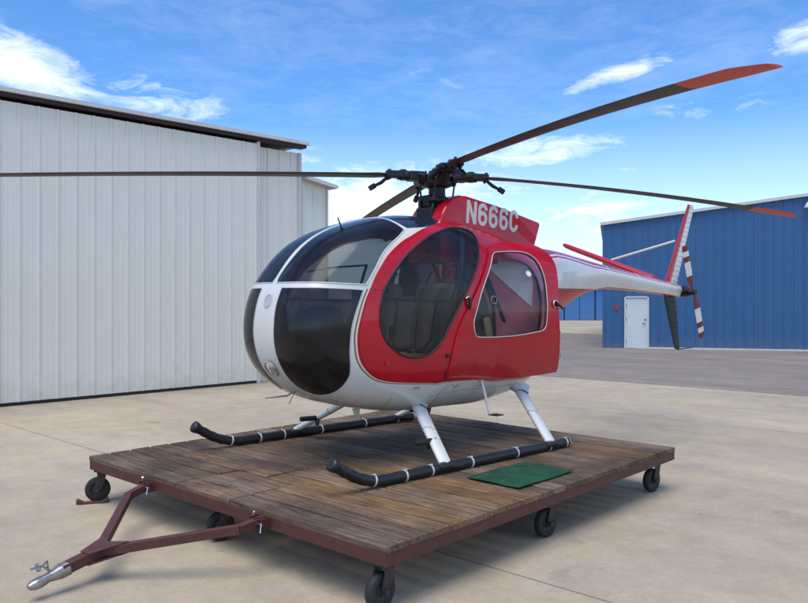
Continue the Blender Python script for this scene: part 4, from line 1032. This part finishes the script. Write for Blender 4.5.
def csec(c, w, h): return [c + sd * a * w / 2 + u_ * b * h / 2 for a, b in ((-1, -1), (-1, .4), (-.55, 1), (.55, 1), (1, .4), (1, -1))]
mb.loft([csec(K - d * .0, .082, .070), csec(K + d * .06, .078, .066), csec(T - d * .07, .046, .045), csec(T - d * .02, .066, .052), csec(T + d * .025, .058, .044), csec(T + d * .045, .03, .03)], 0)
cp = mb.build('coupler', M['galv'], towbar)
mb = MB(); q = T - d * .09 + u_ * .035
mb.tube([q, q + u_ * .045 + d * .03, q + u_ * .06 + d * .10], [.008, .007, .006], 8); mb.tube([q + sd * .01, q + u_ * .06 - d * .0, q + u_ * .03 + d * .07], .006, 8); mb.box(q + u_ * .05 + d * .06, (.05, .02, .012), rot=Matrix.Rotation(.7, 3, 'Y'))
mb.build('latch_lever', M['galv'], cp)
for (x, y, z) in ((-1.975, 5.865, .30), (-.925, 4.875, .315)):
    c = tp(x, y, z); mb = MB(); mb.box(c + Vector((0, -.0, .0)), (.02, .09, .07), bev=.003); mb.box(c + Vector((.065, 0, 0)), (.008, .09, .07), bev=.003); mb.box(c + Vector((-.055, 0, 0)), (.008, .09, .07), bev=.003)
    mb.build('hinge_lug', M['steelmar'], towbar)
    mb = MB(); mb.tube([c + Vector((-.07, -.035, .0)), c + Vector((.075, -.035, .0))], .009, 8)
    mb.tube([c + Vector((.07, -.04, .01)), c + Vector((.078, -.055, -.045))], .006, 6); mb.tube([c + Vector((-.03, -.03, .04)), c + Vector((.0, -.045, .075))], .006, 6)
    mb.build('hinge_pin', M['chrome'], towbar)

# loose steel plates by the far left caster
c = Vector((-2.66, 6.50, 0))
mb = MB(); mb.box((0, 0, .0), (.25, .06, .005)); 
for q in (-1, 1): mb.prism([(q * .125, -.002), (q * .06, -.002), (q * .115, .028), (q * .125, .028)], -.035, .035)
o = mb.build('wheel_chock', M['rust'], None); o.location = (-2.665, 6.50, .006); o.rotation_euler = (0, 0, R(16)); tag(o, 'small rusty steel chock on the concrete beneath the left corner caster', 'wheel chock')

# green turf mat on the deck
mb = MB(); nx_, ny_ = 14, 20; hxm, hym = .235, .375
for i in range(nx_ + 1):
    for j in range(ny_ + 1):
        x = -hxm + 2 * hxm * i / nx_; y = -hym + 2 * hym * j / ny_
        edge = (i in (0, nx_)) or (j in (0, ny_)); cr_ = .008 * max(0, (x / hxm)) ** 4 * max(0, y / hym) ** 3
        mb.v.append((x + random.uniform(-.002, .002), y + random.uniform(-.002, .002), .007 + .002 * math.sin(x * 17 + y * 9) + cr_))
for i in range(nx_):
    for j in range(ny_): a = i * (ny_ + 1) + j; mb.f.append((a, a + ny_ + 1, a + ny_ + 2, a + 1)); mb.m.append(0); mb.sm.append(True)
o = mb.build('turf_mat', M['turf'], None); sm = o.modifiers.new('s', 'SOLIDIFY'); sm.thickness = .006; sm.offset = -1
o.location = (.905, 5.84, DZ + .003); o.rotation_euler = (0, 0, math.atan2(-.677, .736) + R(-1)); tag(o, 'green artificial turf mat lying on the wooden deck beside the near skid', 'mat')

# ------------------------------------------------------------------ setting
def sheet(name, pts, z, mat):
    mb = MB(); mb.v = [(x, y, z) for x, y in pts]; mb.f = [tuple(range(len(pts)))]; mb.m = [0]; mb.sm = [False]
    o = mb.build(name, mat, None, recalc=False); tag(o, kind='structure'); return o
sheet('ground', [(-1500, -1500), (1500, -1500), (1500, 1500), (-1500, 1500)], -.004, M['concrete'])
# asphalt taxiway: starts along the slab edge and runs away from the camera
u = Vector((.7565, -.654)); v = Vector((.654, .7565)); e0 = Vector((3.45, 16.8))
a_ = e0 - u * 60; b_ = e0 + u * 60
sheet('taxiway', [(a_.x, a_.y), (b_.x, b_.y), (b_.x + v.x * 19, b_.y + v.y * 19), (a_.x + v.x * 19, a_.y + v.y * 19)], .000, M['asphalt'])

def ribbed_wall(L, ztop, pitch=.305, rib=.028, minor=.006, z0=0.):
    """panel profile along x from 0..L facing -y; ztop(x)"""
    xs = []; x = 0.
    while x < L - .001:
        for dx, d in ((0, 0), (.006, rib * .9), (.016, rib), (.034, rib), (.044, rib * .9), (.050, 0), (.125, 0), (.132, minor), (.148, minor), (.155, 0), (.215, 0), (.222, minor), (.238, minor), (.245, 0)):
            if x + dx < L: xs.append((x + dx, d))
        x += pitch
    xs.append((L, 0)); mb = MB(); vs = []; 
    for x, d in xs: vs += [(x, -d, z0), (x, -d, ztop(x))]
    fs = [(2 * i, 2 * i + 2, 2 * i + 3, 2 * i + 1) for i in range(len(xs) - 1)]
    mb.add(vs, fs, 0); return mb
# --- white hangar on the left; its front runs along world direction (1,1)
# frame of the hangar: local x along the front to the right, local y into the building
t_ = -22.0
hang = empty('white_hangar', (-6.49 + t_ / math.sqrt(2), 12.2 + t_ / math.sqrt(2), 0), R(45))
tag(hang, 'large white ribbed metal hangar at left with dark brown fascia under the roof', 'hangar')
XE = 22 + 3.461 * math.sqrt(2); XC = 22 + 4.317 * math.sqrt(2)
def hz(x): return 5.03 + .000 * (x - 22)
mb = ribbed_wall(XE, lambda x: hz(x) - .10, z0=.055, rib=.022, minor=.003)
mb.build('sliding_door', M['wsiding'], hang, recalc=False)
mb = MB(); mb.box((XE + .02, .02, (hz(XE) - .06) / 2), (.055, .12, hz(XE) - .06)); mb.build('door_edge_trim', M['trimw'], hang)
mb = MB(); mb.box((XE / 2, .05, .0275), (XE, .08, .055)); mb.build('door_gap_shade', M['black'], hang)  # black strip put in for the shaded gap below the sliding door
wl = ribbed_wall(XC - XE - .05, lambda x: hz(x + XE) - .12)
o = wl.build('front_wall', M['wsiding'], hang, recalc=False); o.location = (XE + .05, .16, 0)
mb = MB()
mb.box((XC - .02, .145, hz(XC) / 2 - .06), (.07, .09, hz(XC) - .14)); mb.build('corner_trim', M['trimw'], hang)
sw = ribbed_wall(14, lambda x: hz(XC) + .02 * x - .1); o = sw.build('side_wall', M['wsiding'], hang, recalc=False); o.location = (XC, .16, 0); o.rotation_euler = (0, 0, R(90))
mb = MB(); mb.prism([(0, 0.), (XC, 0.), (XC, 4.9), (0, 4.9)], .3, 14, axis='y'); 
core = mb.build('inner_wall', M['trimbrown'], hang)
# fascia and roof sheet, sloping very slightly along the front
def slab(x0, x1, y0, y1, zf, th, mat, name, parent):
    mb = MB(); mb.add([(x0, y0, zf(x0) - th), (x1, y0, zf(x1) - th), (x1, y1, zf(x1) - th), (x0, y1, zf(x0) - th), (x0, y0, zf(x0)), (x1, y0, zf(x1)), (x1, y1, zf(x1)), (x0, y1, zf(x0))],
        [(0, 3, 2, 1), (4, 5, 6, 7), (0, 1, 5, 4), (1, 2, 6, 5), (2, 3, 7, 6), (3, 0, 4, 7)]); return mb.build(name, mat, parent, bevel=0)
slab(-.5, XC + .0, -.09, .12, lambda x: hz(x) + .02, .065, M['trimbrown'], 'fascia', hang)
mbr = MB()
slab(-.5, XC + .04, -.15, 14.2, lambda x: hz(x) + .09, .068, M['trimw'], 'roof', hang)
# --- lower shed that carries on beside it
shed = empty('white_shed', (-6.49 + 4.317, 12.2 + 4.317, 0), R(45)); tag(shed, 'lower white metal shed with pale sloping roof joined to the big hangar end', 'shed')
SL = .70
def sz(x): return 4.42 - .15 * x
o = ribbed_wall(SL, lambda x: sz(x) - .06).build('wall', M['wsiding2'], shed, recalc=False); o.location = (.06, .17, 0)
mb = MB(); mb.prism([(.06, 0), (.06 + SL - .01, 0), (.06 + SL - .01, sz(SL) - .08), (.06, sz(0) - .08)], .20, 9, axis='y'); mb.build('side_wall', M['wsiding2'], shed)
mb = MB(); mb.box((.06 + SL, .16, (sz(SL) - .1) / 2), (.05, .07, sz(SL) - .1)); mb.build('corner_trim', M['trimw'], shed)
slab(.06, SL + .22, -.04, 9.2, lambda x: sz(x) + .0, .07, M['roof'], 'roof', shed)
slab(.06, SL + .225, -.055, -.042, lambda x: sz(x) + .005, .08, M['trimw'], 'roof_trim', shed)

# --- blue hangar on the right
bx0, by0 = 7.03, 26.75; ang = math.atan2(25.75 - 26.75, 13.6 - 7.03)
ang = R(-15.2)
blue = empty('blue_hangar', (bx0, by0, 0), ang); tag(blue, 'blue ribbed metal hangar on the right with white roof edge and white door', 'hangar')
def bz(x): return 4.34 + .121 * x if x < 9.5 else 4.34 + .121 * 9.5 - .121 * (x - 9.5)
BLn = 19.0
DX0, DX1, DH = .72, 1.49, 1.74
left = ribbed_wall(DX0, lambda x: bz(x) - .02); left.build('wall', M['bsiding'], blue, recalc=False)
o = ribbed_wall(BLn - DX1 - .02, lambda x: bz(x + DX1 + .02) - .02); o.f and None
o = o.build('wall', M['bsiding'], blue, recalc=False); o.location = (DX1 + .02, 0, 0)
o = ribbed_wall(DX1 - DX0 + .04, lambda x: bz(x + DX0) - .02, z0=DH + .06); o = o.build('wall', M['bsiding'], blue, recalc=False); o.location = (DX0 - .02 + .0, .001, 0)
mb = MB(); 
for (a, b) in ((0, 9.5), (9.5, 19)):
    mb.prism([(a, 0), (b, 0), (b, bz(b) - .1), (a, bz(a) - .1)], .12, 16, axis='y')
mb.build('inner_wall', M['bsiding'], blue)
slab(-.12, 9.5, -.14, 16.2, lambda x: bz(x) + .07, .10, M['trimw'], 'roof', blue); slab(9.5, 19.1, -.14, 16.2, lambda x: bz(x) + .07, .10, M['trimw'], 'roof', blue)
mb = MB(); mb.box(((DX0 + DX1) / 2, .0, DH / 2 + .01), (DX1 - DX0 - .02, .06, DH)); dr = mb.build('door', M['doorw'], blue, bevel=.003)
mb = MB(); mb.box((DX0 + .0, -.02, DH / 2), (.05, .09, DH + .08)); mb.box((DX1, -.02, DH / 2), (.05, .09, DH + .08)); mb.box(((DX0 + DX1) / 2, -.02, DH + .045), (DX1 - DX0 - .05, .09, .05)); mb.build('door_frame', M['trimw'], dr)
mb = MB(); mb.tube([(DX1 - .10, -.03, .86), (DX1 - .10, -.075, .86), (DX1 - .20, -.08, .86)], .014, 8); mb.cyl((DX1 - .10, -.03, 1.0), (DX1 - .10, -.05, 1.0), .025, 12); mb.build('door_handle', M['black'], dr)
mb = MB(); 
for z in (.25, 1.0, 1.5): mb = MB(); mb.box((DX0 + .045, -.04, z), (.02, .02, .10)); mb.build('hinge', M['grey'], dr)
mb = MB(); mb.box((.44, -.045, 1.42), (.13, .012, .17)); sg_ = mb.build('sign_plate', M['signred'], blue)
mb = MB(); mb.tube([(6.52, -.03, 5.02), (6.52, -.20, 5.02), (6.52, -.24, 4.96)], .02, 8); mb.tube([(6.52, -.24, 4.98), (6.52, -.24, 4.93), (6.52, -.24, 4.85), (6.52, -.24, 4.74), (6.52, -.24, 4.70)], [.03, .05, .11, .17, .18], 20, caps=True); mb.tube([(6.52, -.24, 4.72), (6.52, -.24, 4.66)], [.10, .07], 16, mi=1)
mb.build('wall_lamp', [M['trimw'], M['lampglass']], blue)
mb = MB(); mb.box((-.01, -.0, bz(0) / 2), (.07, .09, bz(0) - .02)); mb.build('corner_trim', M['bsiding'], blue)
mb = MB(); mb.box((DX1 + 8, -.03, .025), (BLn - DX1 - .6, .03, .05)); mb.build('base_trim', M['trimw'], blue)

# --- far low blue hangar row
far = empty('hangar_row', (2.0, 60.5, 0), R(-4)); tag(far, 'long low pale blue hangar row far away beyond the taxiway', 'hangar')
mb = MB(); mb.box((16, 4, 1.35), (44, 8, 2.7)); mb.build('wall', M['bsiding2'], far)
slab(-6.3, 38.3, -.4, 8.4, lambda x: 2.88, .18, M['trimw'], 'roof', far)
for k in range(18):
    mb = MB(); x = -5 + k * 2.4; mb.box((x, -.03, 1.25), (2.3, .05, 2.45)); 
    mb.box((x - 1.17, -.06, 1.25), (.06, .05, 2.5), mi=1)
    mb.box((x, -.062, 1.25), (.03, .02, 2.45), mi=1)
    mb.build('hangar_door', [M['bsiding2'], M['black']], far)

# ------------------------------------------------------------------ sky, sun
w = bpy.data.worlds.new('World'); scene.world = w; w.use_nodes = True
nt = w.node_tree; N = nt.nodes; L = nt.links; N.clear()
SUN_EL, SUN_AZ = 70., 150.      # degrees; azimuth measured from +Y towards -X
out = N.new('ShaderNodeOutputWorld'); bg = N.new('ShaderNodeBackground')
sky = N.new('ShaderNodeTexSky'); sky.sky_type = 'NISHITA'; sky.sun_disc = False
sky.sun_elevation = R(SUN_EL); sky.sun_rotation = R(-SUN_AZ); sky.altitude = 1300; sky.air_density = 1.0; sky.dust_density = .6; sky.ozone_density = 2.0
tc = N.new('ShaderNodeTexCoord'); sp = N.new('ShaderNodeSeparateXYZ'); L.new(tc.outputs['Generated'], sp.inputs[0])
def math_(op, a, b=None, clamp=False):
    m = N.new('ShaderNodeMath'); m.operation = op; m.use_clamp = clamp
    for i, x in enumerate((a, b)):
        if x is None: continue
        if isinstance(x, (int, float)): m.inputs[i].default_value = x
        else: L.new(x, m.inputs[i])
    return m.outputs[0]
X, Y, Z = sp.outputs
# azimuth and elevation of the view direction
azm = math_('ARCTAN2', X, Y); ele = math_('ARCSINE', Z)
az_d = math_('MULTIPLY', azm, 57.2958); el_d = math_('MULTIPLY', ele, 57.2958)
def noise_(scale, detail, rough, sx, sy, ox=0., rot=0., dist=0.):
    cb = N.new('ShaderNodeCombineXYZ'); L.new(az_d, cb.inputs[0]); L.new(el_d, cb.inputs[1]); cb.inputs[2].default_value = ox
    mp = N.new('ShaderNodeMapping'); mp.inputs['Rotation'].default_value = (0, 0, R(rot)); mp.inputs['Scale'].default_value = (sx, sy, 1); L.new(cb.outputs[0], mp.inputs['Vector'])
    n = N.new('ShaderNodeTexNoise'); n.inputs['Scale'].default_value = scale; n.inputs['Detail'].default_value = detail; n.inputs['Roughness'].default_value = rough; n.inputs['Distortion'].default_value = dist
    L.new(mp.outputs[0], n.inputs['Vector']); return n.outputs['Fac']
nA = noise_(.16, 9, .62, .55, 1.5, 3., rot=-12, dist=.6)
nB = noise_(.55, 8, .68, .5, 1.6, 9., rot=-14, dist=.8)
nC = noise_(.07, 5, .55, .6, 1.6, 1.)
def blob(az, el, ra, re, rot=0., pw=1.):
    dx = math_('SUBTRACT', az_d, az); dy = math_('SUBTRACT', el_d, el); c, s = math.cos(R(rot)), math.sin(R(rot))
    xx = math_('ADD', math_('MULTIPLY', dx, c), math_('MULTIPLY', dy, s)); yy = math_('SUBTRACT', math_('MULTIPLY', dy, c), math_('MULTIPLY', dx, s))
    q = math_('ADD', math_('POWER', math_('ABSOLUTE', math_('DIVIDE', xx, ra)), 2.), math_('POWER', math_('ABSOLUTE', math_('DIVIDE', yy, re)), 2.))
    return math_('MULTIPLY', math_('SUBTRACT', 1., q, True), pw)
# places of the clouds in the sky: azimuth, elevation, extents, tilt, strength
CL = [(-27.5, 15.6, 8, 2.4, -16, .95), (-18, 14.0, 6.5, 1.8, -10, .5), (-7.5, 10.6, 4, 1.2, 0, .55), (-3, 6.5, 9, 4.5, 0, 1.1), (14.5, 6.0, 6, 2.6, -4, 1.0), (9.5, 10.6, 8.5, 1.3, 4, .8), (16.2, 16.0, 5.2, .75, 15, .74), (29.0, 17.2, 4, 1.3, 12, .85), (3, 16, 7, 1.2, -8, .12), (22, 13.2, 5, 1.0, 4, .35), (26, 21.8, 5, 1.0, 0, .4), (-22, 9, 9, 3, 0, .25), (5, 8, 7, 2., 0, .7), (-26,21.5,3,3,-30,.4), (17.5, 9.3, 4, .8, 0, .4)]
tot = None
for c in CL:
    bb = blob(*c); tot = bb if tot is None else math_('MAXIMUM', tot, bb)
gate = math_('MINIMUM', math_('ADD', math_('MULTIPLY', tot, 4.), .12), 1.)
det = math_('ADD', math_('MULTIPLY', nA, .55), math_('MULTIPLY', nB, .45))
det2 = math_('ADD', math_('MULTIPLY', nA, .35), math_('MULTIPLY', nB, .65))
cl = math_('ADD', math_('MULTIPLY', tot, .46), math_('MULTIPLY', math_('SUBTRACT', det2, .5), 1.7))
cl = math_('MULTIPLY', math_('SUBTRACT', cl, .08), 1.35)
cl = math_('MULTIPLY', math_('MINIMUM', math_('MAXIMUM', cl, 0.), 1.), gate)
# thin veil everywhere, thicker low down; other half of the sky scattered cloud
veil = math_('MULTIPLY', math_('SUBTRACT', math_('ADD', math_('MULTIPLY', nA, .5), math_('MULTIPLY', nB, .5)), .44, True), .36)
back = math_('LESS_THAN', Y, 0.); gen = math_('MULTIPLY', math_('MULTIPLY', math_('SUBTRACT', det, .47, True), 5., True), math_('SUBTRACT', 1., math_('MULTIPLY', Y, 2.5), True))
mask = math_('MAXIMUM', math_('MAXIMUM', cl, veil), gen); mask = math_('MINIMUM', mask, .96)
low = math_('MULTIPLY', math_('SUBTRACT', 1., math_('DIVIDE', el_d, 13.), True), .5); mask = math_('MAXIMUM', mask, low)
tint = N.new('ShaderNodeMix'); tint.data_type = 'RGBA'; tint.blend_type = 'MULTIPLY'; tint.inputs['Factor'].default_value = 1.; tint.inputs['B'].default_value = (.57, .93, 1.27, 1)
L.new(sky.outputs[0], tint.inputs['A'])
mix = N.new('ShaderNodeMix'); mix.data_type = 'RGBA'; L.new(mask, mix.inputs['Factor']); L.new(tint.outputs['Result'], mix.inputs['A']); mix.inputs['B'].default_value = (9.6, 9.9, 10.2, 1)
L.new(mix.outputs['Result'], bg.inputs['Color']); bg.inputs['Strength'].default_value = .115
L.new(bg.outputs[0], out.inputs['Surface'])

sd_ = bpy.data.lights.new('sun', 'SUN'); sd_.energy = 1.9; sd_.angle = R(44.); sd_.color = (1., .94, .85)
so_ = bpy.data.objects.new('sun', sd_); COL.objects.link(so_)
dirv = Vector((-math.sin(R(SUN_AZ)) * math.cos(R(SUN_EL)), math.cos(R(SUN_AZ)) * math.cos(R(SUN_EL)), math.sin(R(SUN_EL))))
so_.rotation_euler = dirv.to_track_quat('Z', 'Y').to_euler(); so_.location = dirv * 40

cam = bpy.data.cameras.new('camera'); co = bpy.data.objects.new('camera', cam); COL.objects.link(co)
co.location = (0, 0, 1.75); co.rotation_euler = (R(90), 0, 0)
cam.sensor_width = 36; cam.lens = 36 * 760 / 808; cam.shift_y = -3.5 / 808; cam.clip_end = 5000; cam.clip_start = .05
scene.camera = co
scene.view_settings.view_transform = 'Standard'; scene.view_settings.look = 'None'; scene.view_settings.exposure = .6; scene.view_settings.gamma = 1.
scene.view_settings.use_curve_mapping = False
scene.cycles.max_bounces = 8; scene.cycles.transparent_max_bounces = 16
